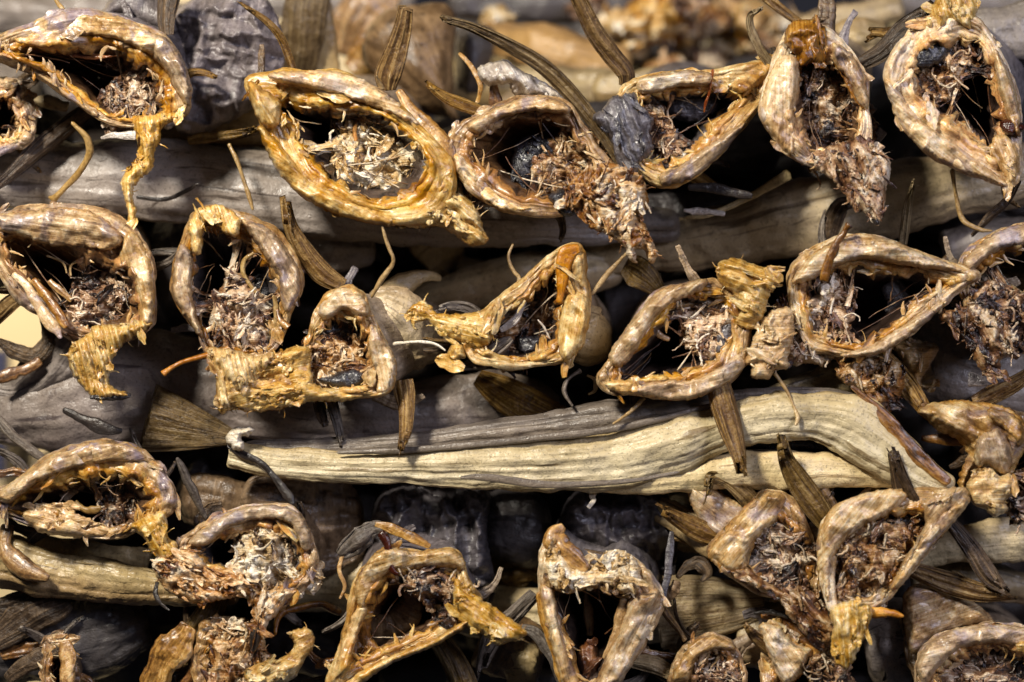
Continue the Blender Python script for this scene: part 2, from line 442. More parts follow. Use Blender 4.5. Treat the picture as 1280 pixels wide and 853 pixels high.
        if name == 'flesh' and parent.name in RINGS:
            I_, O_, dz_, ci_, h_ = RINGS[parent.name]
            for q in range(34):
                i = random.randrange(nb); a = B[i]
                dj = np.linalg.norm(I_ - a, axis=1); j = int(np.argmin(dj + RS.uniform(0, 14, len(dj))))
                if dj[j] < 52 and (dj[j] > 4):
                    tgt = I_[j] + (O_[j] - I_[j]) * random.uniform(0, .35)
                    bt.web(a + (G.mean(0) - a) * random.uniform(.05, .4), tgt, float(base[i if i < n else 0]) - random.uniform(0, th * .5), float(dz_[j] - h_[j] * .3), random.choice((random.uniform(1.5, 4), random.uniform(5, 15))), random.random() * .8)
            for q in range(22):
                i = random.randrange(len(G)); a = G[i]; an = random.uniform(0, 6.28); L_ = random.uniform(9, 26)
                j = min(nb + i, n - 1)
                bt.thread(a, a + L_ * np.array([math.cos(an), math.sin(an)]), float(front_d[j]) - .5, float(front_d[j]) - random.uniform(0, 4), random.uniform(.6, 1.9), random.uniform(.7, 1.1))
        nf = int(flakes * (.3 if mat.startswith('flesh') else .15))
        for q in range(nf):
            i = random.randrange(len(G)); x, y = G[i]; j = min(nb + i, n - 1)
            ang = random.uniform(0, 6.28) if fa is None else math.radians(fa) + random.gauss(0, .35) + random.choice((0, math.pi))
            bt.flake(x, y, float(front_d[j]) - .3, ang, random.uniform(*fl), random.uniform(.7, 2.6), random.uniform(.2, 1.4), random.random())
        for q in range(int(hair * .6)):
            i = random.randrange(nb); x, y = B[i]
            o2 = -nr[i] if inside(np.array([B[i] + nr[i] * 3]))[0] else nr[i]
            ang = math.atan2(o2[1], o2[0]) + random.gauss(0, .7)
            bt.flake(x - o2[0] * 2, y - o2[1] * 2, float(base[i if i < n else 0]) - 1, ang, random.uniform(5, 16), random.uniform(.35, 1.3), random.uniform(-.6, .8), random.random(), 5)
    V, F, fuv, wv = bt.V, bt.F, bt.U, bt.Wt
    o = mesh_obj(name, V, F, MAT[mat], parent, fuv, wv)
    if label: o['label'] = label
    return o

# ------------------------------------------------------------ tubes, fins, trunks
def strip(parent, name, crop, path, d=(8, 8), mat='fin_brown', thick=None, rays=0, cup=0.0, ray_amp=.20, cap=(.04, .04), fray=0.0,
          M=44, N=30, rough=1.0, twist=(0, 0), wscale=1.0, fold=0.0, label=None, flat=1.0):
    """path: x,y,width in crop units; thick: fraction of the width (None: a thin fin)."""
    DEF['seed'] += 1; sd = DEF['seed'] * 1.93
    P = []
    for tok in path.split():
        v = [float(q) for q in tok.split(',')]
        x, y = cv(crop, v[0], v[1])
        P.append((x, y, v[2] * CROPS[crop][2] * wscale, v[3] if len(v) > 3 else 1e9))
    P = np.array(P)
    if (P[:, 3] > 1e8).any():
        P[:, 3] = np.linspace(d[0], d[1], len(P))
    C = crom(P, M)
    xy = C[:, :2]; w = np.maximum(C[:, 2], .4); dp = C[:, 3]
    tg = np.gradient(xy, axis=0); tg /= np.linalg.norm(tg, axis=1, keepdims=True) + 1e-9
    nr = np.stack([tg[:, 1], -tg[:, 0]], -1)
    t = np.linspace(0, 1, M)
    rr = np.ones(M)
    if cap[0] > 0: rr *= np.sqrt(np.clip(1 - (1 - np.clip(t / cap[0], 0, 1)) ** 2, 0, 1))
    if cap[1] > 0: rr *= np.sqrt(np.clip(1 - (1 - np.clip((1 - t) / cap[1], 0, 1)) ** 2, 0, 1))
    rr = np.maximum(rr, .01)
    ph = np.linspace(-np.pi, np.pi, N + 1)
    lat = np.sin(ph); frt = np.cos(ph)
    if thick is None:
        lat = np.sign(lat) * np.abs(lat) ** .8
        tmm = np.full(M, .34) * np.clip(w * .4 / 3, .5, 1.4)
    else:
        tmm = w * .4 * thick * .5
        if flat != 1.0: frt = np.sign(frt) * np.abs(frt) ** flat
    if thick is not None and M < 60 and name != 'body':
        q_ = np.stack([t * 2.2, np.full(M, sd), np.zeros(M)], -1)
        w = w * (1 + .55 * fbm(q_, 2, .5)); w = np.maximum(w, .4)
        xy = xy + nr * (np.minimum(C[:, 2], 16) * .22 * fbm(q_ + 20, 3, .6))[:, None]
    tw = np.radians(np.linspace(twist[0], twist[1], M))
    a = (w * .5 * rr)[:, None] * lat[None, :]            # px across
    b = (tmm * rr)[:, None] * frt[None, :]               # mm to the front
    v01 = lat[None, :] * np.ones((M, 1))
    if rays:
        rayph = v01 * rays * np.pi + fbm(np.stack([v01 * 1.5, t[:, None] * 2 + 0 * v01, np.full_like(v01, sd)], -1), 2) * 3
        b = b + ray_amp * np.cos(rayph) * np.sign(frt + 1e-9)[None, :] ** 0
    if cup: b = b - cup * (w * rr * .4)[:, None] * ((v01 + .25 * np.sin(3 * t)[:, None]) ** 2)
    if fold: b = b + fold * (w * rr * .4)[:, None] * fbm(np.stack([v01 * 2.2, t[:, None] * 1.2 + 0 * v01, np.full_like(v01, sd + 3)], -1), 3)
    A = a * np.cos(tw)[:, None] + b / .4 * np.sin(tw)[:, None]
    Bm = -a * .4 * np.sin(tw)[:, None] + b * np.cos(tw)[:, None]
    px = xy[:, :1] + nr[:, :1] * A; py = xy[:, 1:2] + nr[:, 1:2] * A
    if fray:
        ln = np.sum(np.linalg.norm(np.diff(xy, axis=0), axis=1))
        fr = 1.1 * pn(np.stack([v01 * 1.6, 0 * v01 + sd, 0 * v01], -1)) + pn(np.stack([v01 * 6, 0 * v01 + sd, 0 * v01], -1)) + .8 * pn(np.stack([v01 * 15, 0 * v01 + sd, 0 * v01], -1))
        k = np.clip((t[:, None] - .6) / .4, 0, 1) ** 1.5 * ln * fray * fr
        px = px + tg[:, :1] * k; py = py + tg[:, 1:2] * k
    V = W(px, py, dp[:, None] - Bm)
    cen = W(xy[:, 0], xy[:, 1], dp)[:, None]
    n = grid_normals(V)
    flip = (n * (V - cen)).sum() < 0
    if flip: n = -n
    n[:, 0] = n[:, -1] = (n[:, 0] + n[:, -1]) / 2
    Q = V + sd
    ln = np.concatenate([[0], np.cumsum(np.linalg.norm(np.diff(xy, axis=0), axis=1))]) * .4
    wid = (w * .4)[:, None]
    u = ln[:, None] + 0 * v01
    vv = (ph[None, :] / np.pi) * .5 * wid.mean() * 1.6
    vv = vv + 0 * v01
    if thick is not None:
        sz = np.clip(wid / 14, .12, 1.6)
        cp_ = np.stack([np.cos(ph)[None, :] * wid.mean() * .10 + 0 * v01, np.sin(ph)[None, :] * wid.mean() * .10 + 0 * v01, u * .018 + sd], -1)
        fib = ridge(cp_ , 4, .55) + (1.3 if M > 60 else .6) * (.25 - np.abs(fbm(cp_ * .5 + 31 + .25 * fbm(Q * 25, 2)[..., None], 2)) * 2.0)
        ds = fbm(Q * 45, 4) * 2.3 * sz + (ridge(Q * 105, 3) * .45 * np.clip(sz, 0, 1) if M > 60 else 0) + fib * (.42 if M > 60 else 1.1) * sz + fbm(Q * 420, 3, .6) * .16
        if M < 60: ds = ds + ridge(Q * 150, 3) * .9 * np.clip(sz, 0, .8)
        V = V + n * (ds * .001 * rough * rr[:, None])[..., None]
    else:
        V = V + n * 0
        wav = fbm(np.stack([u * .05, v01 * 1.2, np.full_like(v01, sd)], -1), 3) * 1.6
        dirw = W(640, 426, 0) - W(640, 426, -1)
        V = V + dirw[None, None, :] * wav[..., None]
    fuv = np.stack([u, vv, np.full_like(vv, sd)], -1)
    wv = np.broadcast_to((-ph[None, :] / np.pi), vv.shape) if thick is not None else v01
    o = mesh_obj(name, V.reshape(-1, 3), grid_faces(M, N + 1, flip), MAT[mat], parent, fuv.reshape(-1, 3), np.asarray(wv).ravel())
    if label: o['label'] = label
    return o

def trunk(label, crop, path, mat='trunk_grey', d=(60, 60), thick=.8, loc=None, M=150, N=84, cap=(.03, .03), rough=1.0, fold=.04, name='dried_fish', cat='fish', flat=1.0):
    """a dried fish seen from its side: x,y_top,y_bottom[,depth] stations"""
    toks = []
    for tok in path.split():
        v = [float(q) for q in tok.split(',')]
        s = '%f,%f,%f' % (v[0], (v[1] + v[2]) / 2, abs(v[2] - v[1]))
        if len(v) > 3: s += ',%f' % v[3]
        toks.append(s)
    v = [float(q) for q in toks[len(toks) // 2].split(',')]
    x, y = cv(crop, v[0], v[1])
    t = thing(name, label, cat, loc or (x, y, sum(d) / 2), 'dried fish lying crosswise in the pile')
    strip(t, 'body', crop, ' '.join(toks), d, mat, thick, M=M, N=N, cap=cap, rough=rough, fold=fold, flat=flat)
    return t

def fin(parent, crop, path, d=(12, 4), mat='fin_brown', rays=6, cup=.18, fray=.26, name='fin', **k):
    if name == 'fin':
        q = [[float(c) for c in tok.split(',')] for tok in path.split()]
        mx = max(c[2] for c in q)
        for i, c in enumerate(q): c[2] = max(c[2], mx * (.62 if i < len(q) - 1 else .5)) * .92
        path = ' '.join(','.join('%.2f' % z for z in c) for c in q)
        rays = int(rays * 1.5) + 1
        k.setdefault('twist', (random.uniform(-22, 22), random.uniform(-38, 38))); k.setdefault('fold', .16); cup *= random.uniform(.4, 1.6)
    return strip(parent, name, crop, path, d, mat, None, rays=rays, cup=cup, fray=fray, cap=(.02, .015), M=60, N=64, **k)

def bone(parent, crop, path, d=(2, 2), mat='bone_tan', name='fin_ray', **k):
    return strip(parent, name, crop, path, d, mat, .9, M=40, N=12, **k)
# ------------------------------------------------------------------ materials
MAT = {}
def lin(h):
    h = h.lstrip('#'); c = [int(h[i:i + 2], 16) / 255 for i in (0, 2, 4)]
    return tuple((v / 12.92 if v <= .04045 else ((v + .055) / 1.055) ** 2.4) for v in c) + (1,)

class NB:
    def __init__(s, m):
        m.use_nodes = True; s.nt = m.node_tree; s.nt.nodes.clear()
    def n(s, t, **k):
        x = s.nt.nodes.new(t)
        for a, b in k.items(): setattr(x, a, b)
        return x
    def l(s, a, b): s.nt.links.new(a, b)
    def put(s, sock, v):
        if hasattr(v, 'is_linked') or isinstance(v, bpy.types.NodeSocket): s.l(v, sock)
        else: sock.default_value = v
    def math(s, op, a, b=0.0, c=None, clamp=False):
        x = s.n('ShaderNodeMath', operation=op, use_clamp=clamp)
        s.put(x.inputs[0], a); s.put(x.inputs[1], b)
        if c is not None: s.put(x.inputs[2], c)
        return x.outputs[0]
    def vmath(s, op, a, b):
        x = s.n('ShaderNodeVectorMath', operation=op); s.put(x.inputs[0], a); s.put(x.inputs[1], b); return x.outputs[0]
    def noise(s, vec, scale, detail=4, rough=.55, dist=0.0):
        x = s.n('ShaderNodeTexNoise'); s.l(vec, x.inputs['Vector'])
        x.inputs['Scale'].default_value = scale; x.inputs['Detail'].default_value = detail
        x.inputs['Roughness'].default_value = rough; x.inputs['Distortion'].default_value = dist
        return x.outputs['Fac']
    def ramp(s, fac, stops, interp='LINEAR'):
        x = s.n('ShaderNodeValToRGB'); cr = x.color_ramp; cr.interpolation = interp
        while len(cr.elements) < len(stops): cr.elements.new(.5)
        for e, (p, c) in zip(cr.elements, stops):
            e.position = p; e.color = lin(c) if isinstance(c, str) else (c, c, c, 1)
        s.put(x.inputs[0], fac); return x.outputs[0]
    def mix(s, f, a, b, mode='MIX'):
        x = s.n('ShaderNodeMix', data_type='RGBA', blend_type=mode)
        s.put(x.inputs[0], f); s.put(x.inputs[6], a); s.put(x.inputs[7], b); return x.outputs[2]
    def step(s, v, a, b):
        x = s.n('ShaderNodeMapRange', interpolation_type='SMOOTHSTEP')
        s.put(x.inputs[0], v); x.inputs[1].default_value = a; x.inputs[2].default_value = b
        return x.outputs[0]
    def attr(s, name):
        return s.n('ShaderNodeAttribute', attribute_name=name)

def organic(name, cols, edge=None, stain='#1c120c', stain_amt=.5, patch=None, fibre=(.05, .8), rough=(.26, .52), bump=.55, fib_w=.45,
            big=40, fine=420, cell=0.0, bands=None, fine_bump=1.0, spec=.5, streak=None, trans=0.0, cont=2.5, coat=None):
    m = bpy.data.materials.new(name); b = NB(m)
    out = b.n('ShaderNodeOutputMaterial'); bs = b.n('ShaderNodeBsdfPrincipled')
    b.l(bs.outputs[0], out.inputs[0])
    tc = b.n('ShaderNodeTexCoord'); oi = b.n('ShaderNodeObjectInfo')
    cmb = b.n('ShaderNodeCombineXYZ')
    r10 = b.math('MULTIPLY', oi.outputs['Random'], 3.7)
    for k in range(3): b.l(r10, cmb.inputs[k])
    P = b.vmath('ADD', tc.outputs['Object'], cmb.outputs[0])
    fa = b.attr('fuv').outputs['Vector']; w = b.attr('w').outputs['Fac']
    F = b.vmath('MULTIPLY', fa, (fibre[0], fibre[1], 1.0))
    n1 = b.noise(P, big, 2, .6, .8)
    n2 = b.noise(F, 1.0, 4, .62, .35)
    n3 = b.noise(P, fine, 2, .65, 0)
    n4 = b.noise(P, 130, 4, .65, .6)
    s = b.math('MULTIPLY', n1, .5 * (1 - fib_w) * 2 * .55)
    s = b.math('MULTIPLY_ADD', n4, (1 - fib_w) * .45, s)
    s = b.math('MULTIPLY_ADD', n2, fib_w, s)
    s = b.math('MULTIPLY_ADD', n3, .22, s)
    s = b.math('SUBTRACT', s, .61)
    s = b.math('MULTIPLY_ADD', s, cont, .5, clamp=True)
    if cell:
        vo = b.n('ShaderNodeTexVoronoi'); vo.inputs['Scale'].default_value = cell
        wv = b.n('ShaderNodeTexNoise'); b.l(P, wv.inputs['Vector']); wv.inputs['Scale'].default_value = 160; wv.inputs['Detail'].default_value = 3
        pw = b.vmath('MULTIPLY', wv.outputs['Color'], (.012, .012, .012)); pw = b.vmath('ADD', P, pw)
        b.l(pw, vo.inputs['Vector'])
        sx = b.n('ShaderNodeSeparateColor'); b.l(vo.outputs['Color'], sx.inputs[0])
        s = b.math('MULTIPLY_ADD', b.math('SUBTRACT', sx.outputs[0], .5), .10, s)
        s = b.math('MULTIPLY_ADD', b.math('SUBTRACT', w, .5), .6, s, clamp=True)
        vd = vo.outputs['Distance']
    if name.startswith('flesh'): s = b.math('MULTIPLY_ADD', b.math('SUBTRACT', w, .5), .35, s, clamp=True)
    if name.startswith('flap'): s = b.math('MULTIPLY_ADD', b.math('SUBTRACT', w, .5), .35, s, clamp=True)
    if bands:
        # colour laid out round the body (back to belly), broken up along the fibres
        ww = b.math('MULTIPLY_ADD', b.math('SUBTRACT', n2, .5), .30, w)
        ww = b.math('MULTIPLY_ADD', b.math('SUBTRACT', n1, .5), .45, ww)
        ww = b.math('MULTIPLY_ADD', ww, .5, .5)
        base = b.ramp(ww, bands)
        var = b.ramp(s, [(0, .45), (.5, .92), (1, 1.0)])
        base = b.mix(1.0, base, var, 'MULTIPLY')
    else:
        base = b.ramp(s, cols)
    if patch:
        pn_ = b.noise(P, 55, 3, .5, 1.0)
        base = b.mix(b.math('MULTIPLY', b.step(pn_, .50, .68), .72), base, b.ramp(s, patch))
    if streak:
        s2 = b.noise(b.vmath('MULTIPLY', fa, (.018, .55, 1.0)), 1.0, 3, .6, .6)
        base = b.mix(b.math('MULTIPLY', b.step(s2, .60, .68), .8), base, lin(streak))
    if edge:
        ew = b.math('MULTIPLY_ADD', b.math('SUBTRACT', n4, .5), .55, w)
        ew = b.math('MULTIPLY_ADD', b.math('SUBTRACT', n2, .5), .35, ew)
        msk = b.step(b.noise(P, 38, 3, .6, .8), .30, .56)
        e1 = b.math('MULTIPLY', b.step(ew, .34, .72), b.math('MULTIPLY_ADD', msk, .82, .15))
        base = b.mix(e1, base, b.ramp(s, edge))
        e2 = b.step(ew, .90, 1.04)
        base = b.mix(b.math('MULTIPLY', e2, .85), base, lin('#3a2616'))
    st = b.noise(P, 75, 4, .72, 1.2)
    sm = b.math('MULTIPLY', b.step(st, .62 - .12 * stain_amt, .74 - .12 * stain_amt), .9 * min(1, stain_amt + .3))
    base = b.mix(sm, base, lin(stain))
    ck = b.noise(b.vmath('MULTIPLY', fa, (fibre[0] * .8, fibre[1] * 1.3, 1.0)), 1.0, 3, .7, 1.0)
    base = b.mix(b.math('MULTIPLY', b.step(ck, .66, .70), .7), base, lin(stain))
    sp = b.noise(P, 900, 0, .5)
    base = b.mix(b.math('MULTIPLY', b.step(sp, .66, .72), .35), base, lin('#2a1a10'))
    hv = b.n('ShaderNodeHueSaturation')
    wn = b.n('ShaderNodeTexWhiteNoise', noise_dimensions='1D'); b.l(oi.outputs['Random'], wn.inputs['W'])
    b.l(b.math('MULTIPLY_ADD', wn.outputs['Value'], .30, .80), hv.inputs['Value'])
    b.l(b.math('MULTIPLY_ADD', oi.outputs['Random'], .22, .90), hv.inputs['Saturation'])
    b.l(base, hv.inputs['Color']); base = hv.outputs[0]
    b.l(base, bs.inputs['Base Color'])
    kind = name.split('_')[0]
    if coat is None: coat = {'collar': .45, 'flap': .45, 'flesh': .35, 'membrane': .4, 'lining': .3}.get(kind, .0)
    bs.inputs['Coat Weight'].default_value = coat; bs.inputs['Coat Roughness'].default_value = .26
    if kind in ('collar', 'flap'):
        bs.inputs['Subsurface Weight'].default_value = .18; bs.inputs['Subsurface Radius'].default_value = (1.0, .5, .22); bs.inputs['Subsurface Scale'].default_value = .0022
    if kind == 'fin':
        tr = b.n('ShaderNodeBsdfTranslucent'); b.l(base, tr.inputs[0]); mx = b.n('ShaderNodeMixShader'); mx.inputs[0].default_value = .3
        b.l(bs.outputs[0], mx.inputs[1]); b.l(tr.outputs[0], mx.inputs[2]); b.l(mx.outputs[0], out.inputs[0])
    rg = b.n('ShaderNodeMapRange'); b.l(n4, rg.inputs[0]); rg.inputs[1].default_value = .3; rg.inputs[2].default_value = .7
    rg.inputs[3].default_value = rough[0]; rg.inputs[4].default_value = rough[1]
    b.l(rg.outputs[0], bs.inputs['Roughness'])
    bs.inputs['Specular IOR Level'].default_value = spec
    h = b.math('MULTIPLY', n2, .9)
    h = b.math('MULTIPLY_ADD', n4, .9, h)
    h = b.math('MULTIPLY_ADD', n3, .45 * fine_bump, h)
    h = b.math('MULTIPLY_ADD', b.noise(P, 1500, 1, .6), .16 * fine_bump, h)
    if cell: h = b.math('MULTIPLY_ADD', vd, -.08, h)
    bp = b.n('ShaderNodeBump'); bp.inputs['Strength'].default_value = bump; bp.inputs['Distance'].default_value = .0016
    b.l(h, bp.inputs['Height']); b.l(bp.outputs[0], bs.inputs['Normal'])
    MAT[name] = m
    return m

YE = [(0, '#3c2010'), (.26, '#85511e'), (.5, '#bd863a'), (.74, '#dab468'), (1, '#f2e0b0')]
organic('collar_tan', [(0, '#452d18'), (.26, '#8c683c'), (.5, '#bd9a68'), (.74, '#dec69c'), (1, '#f6ead2')], edge=YE, patch=[(0, '#54464c'), (.5, '#948488'), (1, '#d2c4bc')], stain_amt=.35, cont=2.7, fib_w=.34, bump=.42)
organic('collar_yellow', [(0, '#5a3c1c'), (.26, '#9a713c'), (.5, '#c6a266'), (.75, '#e0c894'), (1, '#f2e6c8')], edge=YE, patch=[(0, '#8a5a20'), (.5, '#c58a34'), (1, '#dcae60')], stain_amt=.3, cont=2.7, fib_w=.34, bump=.42)
organic('collar_purple', [(0, '#463424'), (.28, '#866a4c'), (.52, '#b2946c'), (.76, '#d4bc98'), (1, '#f0e4d0')], edge=YE, patch=[(0, '#4a4252'), (.5, '#82788a'), (1, '#bcb2be')], stain_amt=.4, cont=2.7, fib_w=.34, bump=.42)
organic('collar_brown', [(0, '#321f10'), (.28, '#6e4d2a'), (.52, '#a07c4e'), (.76, '#c8aa7a'), (1, '#e6d4ae')], edge=[(0, '#43260e'), (.35, '#86551c'), (.65, '#b27c30'), (1, '#d8ae66')], patch=[(0, '#4c4038'), (.5, '#8a766a'), (1, '#b8a696')], stain_amt=.55, cont=2.7, fib_w=.34, bump=.42)
organic('collar_pale', [(0, '#563a1e'), (.26, '#9a7444'), (.5, '#c8a878'), (.74, '#e4d0ac'), (1, '#f8eedc')], edge=YE, patch=[(0, '#6a5652'), (.5, '#a8958c'), (1, '#dccfc6')], stain_amt=.45, cont=2.7, fib_w=.34, bump=.42)
organic('skin_tan', [(0, '#4c3c2c'), (.35, '#84705a'), (.65, '#a8947a'), (1, '#c9b89e')], stain_amt=.4, fibre=(.3, .05))
organic('skin_grey', [(0, '#332e2d'), (.35, '#5c5555'), (.65, '#787070'), (1, '#9a918e')], stain='#2a2220', stain_amt=.35, fibre=(.3, .05))
organic('skin_charcoal', [(0, '#1d1a1b'), (.4, '#3d393b'), (.7, '#575255'), (1, '#77706f')], stain='#141012', stain_amt=.4, fibre=(.3, .05))
organic('skin_brown', [(0, '#2c2016'), (.4, '#5c4832'), (.7, '#80684c'), (1, '#a08868')], stain_amt=.5, fibre=(.3, .05))
organic('lining_dark', [(0, '#16100d'), (.4, '#33261f'), (.7, '#4c3b32'), (1, '#6a574a')], stain='#0c0808', stain_amt=.8, rough=(.25, .5))
organic('lining_grey', [(0, '#221e1e'), (.4, '#4a4343'), (.7, '#675f5e'), (1, '#8c8280')], stain='#100c0c', stain_amt=.6, rough=(.25, .5))
organic('lining_brown', [(0, '#2a1a10'), (.4, '#553a24'), (.7, '#7c5c3c'), (1, '#a08058')], stain_amt=.6, rough=(.25, .5))
organic('flesh_orange', [(0, '#2c160c'), (.2, '#6c3f1a'), (.42, '#a8722f'), (.64, '#c99c58'), (.82, '#dfc290'), (1, '#f0e2c4')], stain_amt=.42, cell=330, fib_w=.25, bump=.9, stain='#1a0e0a')
organic('flesh_cream', [(0, '#3a2618'), (.2, '#86643c'), (.4, '#b8945e'), (.62, '#d6b888'), (.8, '#e8d6b4'), (1, '#f6ecd8')], stain_amt=.3, cell=330, fib_w=.25, bump=.9, stain='#20140e')
organic('flesh_dark', [(0, '#110a09'), (.3, '#301c14'), (.54, '#5e3c24'), (.74, '#906a46'), (.86, '#bc9c78'), (1, '#dcc8ac')], stain_amt=.85, cell=330, fib_w=.25, bump=.9, stain='#0e0a0c')
organic('flesh_brown', [(0, '#1e100a'), (.28, '#4e2d18'), (.54, '#865a30'), (.7, '#b08a5c'), (.86, '#cdb08a'), (1, '#e4d2b4')], stain_amt=.6, cell=330, fib_w=.25, bump=.9, stain='#140c0a')
organic('flesh_pink', [(0, '#2e170e'), (.24, '#6c4122'), (.48, '#a37444'), (.64, '#c6a074'), (.82, '#dcc09a'), (1, '#efe0c8')], stain_amt=.35, cell=330, fib_w=.25, bump=.9, stain='#1c1012')
organic('membrane_black', [(0, '#0c0b0d'), (.4, '#1e1d21'), (.7, '#34333a'), (1, '#5a5860')], stain='#08070a', stain_amt=.5, rough=(.18, .42), bump=.8)
organic('membrane_grey', [(0, '#221f21'), (.4, '#474347'), (.7, '#6b666a'), (1, '#a09a9c')], stain='#121012', stain_amt=.5, rough=(.25, .5), bump=.8)
organic('membrane_white', [(0, '#6e6258'), (.4, '#a89c90'), (.7, '#ccc4ba'), (1, '#eeeae2')], stain='#4a3c34', stain_amt=.2, rough=(.3, .5), bump=.8)
organic('flap_yellow', [(0, '#4c2c10'), (.2, '#94672c'), (.44, '#c39850'), (.68, '#dcbe80'), (1, '#f6e8c6')], stain_amt=.4, fibre=(.06, 1.0), fib_w=.5, bump=.5, stain='#3a1e0c')
organic('flap_tan', [(0, '#4a3018'), (.25, '#8e6838'), (.5, '#b58f58'), (.75, '#d2b484'), (1, '#ecdcba')], stain_amt=.35, fibre=(.06, 1.0), fib_w=.5, bump=.5, stain='#2c190e')
organic('flap_brown', [(0, '#2c1a0c'), (.25, '#633f1c'), (.5, '#8d6230'), (.75, '#b18a50'), (1, '#d4b684')], stain_amt=.5, fibre=(.06, 1.0), fib_w=.5, bump=.5)
organic('flap_red', [(0, '#26120a'), (.35, '#54301c'), (.65, '#744a2c'), (1, '#9c744c')], stain_amt=.4, fibre=(.06, .8), fib_w=.5, bump=.7)
G_ = [(0, '#5a5452'), (.5, '#7d7574'), (1, '#a09896')]
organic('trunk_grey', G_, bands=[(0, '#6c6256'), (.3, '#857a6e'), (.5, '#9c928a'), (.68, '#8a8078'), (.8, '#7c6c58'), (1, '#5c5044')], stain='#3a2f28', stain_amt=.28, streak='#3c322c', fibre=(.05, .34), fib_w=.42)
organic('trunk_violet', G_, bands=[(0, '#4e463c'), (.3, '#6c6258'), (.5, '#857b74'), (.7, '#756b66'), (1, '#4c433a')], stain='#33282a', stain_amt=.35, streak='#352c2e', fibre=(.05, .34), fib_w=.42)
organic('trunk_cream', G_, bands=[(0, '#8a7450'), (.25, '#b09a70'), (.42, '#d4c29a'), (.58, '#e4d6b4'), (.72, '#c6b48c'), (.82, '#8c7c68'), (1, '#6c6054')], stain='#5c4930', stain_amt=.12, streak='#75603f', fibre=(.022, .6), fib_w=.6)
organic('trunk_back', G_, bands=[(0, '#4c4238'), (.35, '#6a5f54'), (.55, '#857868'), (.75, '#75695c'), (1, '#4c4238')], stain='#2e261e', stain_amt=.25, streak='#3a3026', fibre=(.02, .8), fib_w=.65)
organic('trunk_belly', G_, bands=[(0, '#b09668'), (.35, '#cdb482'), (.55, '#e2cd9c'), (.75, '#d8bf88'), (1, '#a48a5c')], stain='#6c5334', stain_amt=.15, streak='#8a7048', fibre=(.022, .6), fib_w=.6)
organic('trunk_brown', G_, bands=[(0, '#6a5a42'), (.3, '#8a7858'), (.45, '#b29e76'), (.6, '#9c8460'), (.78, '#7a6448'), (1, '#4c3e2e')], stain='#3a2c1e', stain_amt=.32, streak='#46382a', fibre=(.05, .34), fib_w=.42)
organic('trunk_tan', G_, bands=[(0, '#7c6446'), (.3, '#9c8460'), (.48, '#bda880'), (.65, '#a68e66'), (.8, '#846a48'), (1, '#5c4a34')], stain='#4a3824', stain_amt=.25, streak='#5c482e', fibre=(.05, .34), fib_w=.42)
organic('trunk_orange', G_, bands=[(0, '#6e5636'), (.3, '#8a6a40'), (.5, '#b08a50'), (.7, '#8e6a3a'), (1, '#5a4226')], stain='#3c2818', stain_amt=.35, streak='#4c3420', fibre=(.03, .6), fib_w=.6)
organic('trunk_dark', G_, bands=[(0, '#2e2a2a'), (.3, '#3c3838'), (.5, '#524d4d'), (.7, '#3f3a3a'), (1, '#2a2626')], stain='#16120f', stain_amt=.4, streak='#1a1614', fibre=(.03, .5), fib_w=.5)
organic('trunk_shaded', G_, bands=[(0, '#231c17'), (.5, '#342a22'), (1, '#1e1813')], stain='#100c0a', stain_amt=.5)  # dark colour stands in for the shade inside the pile
organic('fin_brown', [(0, '#33210f'), (.35, '#664825'), (.6, '#93713c'), (.8, '#b8975f'), (1, '#d8c094')], stain_amt=.3, fibre=(.03, 1.6), fib_w=.8, bump=.9, rough=(.3, .5), cont=2.2)
organic('fin_dark', [(0, '#1e1713'), (.35, '#403226'), (.6, '#63503c'), (.8, '#856d52'), (1, '#ac9472')], stain_amt=.4, fibre=(.03, 1.6), fib_w=.8, bump=.9, rough=(.3, .5), cont=2.2)
organic('fin_olive', [(0, '#2e2010'), (.35, '#5f4826'), (.6, '#846a3e'), (.8, '#a88e5e'), (1, '#cbb68c')], stain_amt=.3, fibre=(.03, 1.6), fib_w=.8, bump=.9, rough=(.3, .5), cont=2.2)
organic('fin_pale', [(0, '#584834'), (.3, '#8c7656'), (.55, '#b09a74'), (.8, '#ccb992'), (1, '#e4d8ba')], stain_amt=.2, fibre=(.03, 1.6), fib_w=.8, bump=.9, cont=2.2)
organic('fin_grey', [(0, '#332c28'), (.35, '#5e544b'), (.6, '#7d7267'), (.8, '#9e9284'), (1, '#c0b6a6')], stain_amt=.25, fibre=(.03, 1.6), fib_w=.8, bump=.9, cont=2.2)
organic('bone_tan', [(0, '#55401f'), (.4, '#91754a'), (.7, '#b89c6c'), (1, '#dac79c')], stain_amt=.2, fibre=(.05, .8), bump=.4)
organic('bone_white', [(0, '#9a8c74'), (.4, '#c8bca6'), (.7, '#e2dacb'), (1, '#f6f2ea')], stain_amt=.1, fibre=(.05, .8), bump=.4)
organic('bone_amber', [(0, '#5e3408'), (.4, '#9c6018'), (.7, '#c28630'), (1, '#dfb468')], stain_amt=.15, fibre=(.05, .8), bump=.4)
organic('resin_amber', [(0, '#321204'), (.4, '#6e300c'), (.7, '#9c581a'), (1, '#cc9246')], stain_amt=.2, rough=(.08, .22), spec=.8, bump=.5)
organic('resin_red', [(0, '#1c0a06'), (.4, '#32150d'), (.7, '#462216'), (1, '#623a22')], stain_amt=.2, rough=(.15, .3), bump=.4)
organic('dark_strand', [(0, '#0f0c0b'), (.5, '#2a2421'), (1, '#4e453e')], stain_amt=.2, bump=.5)

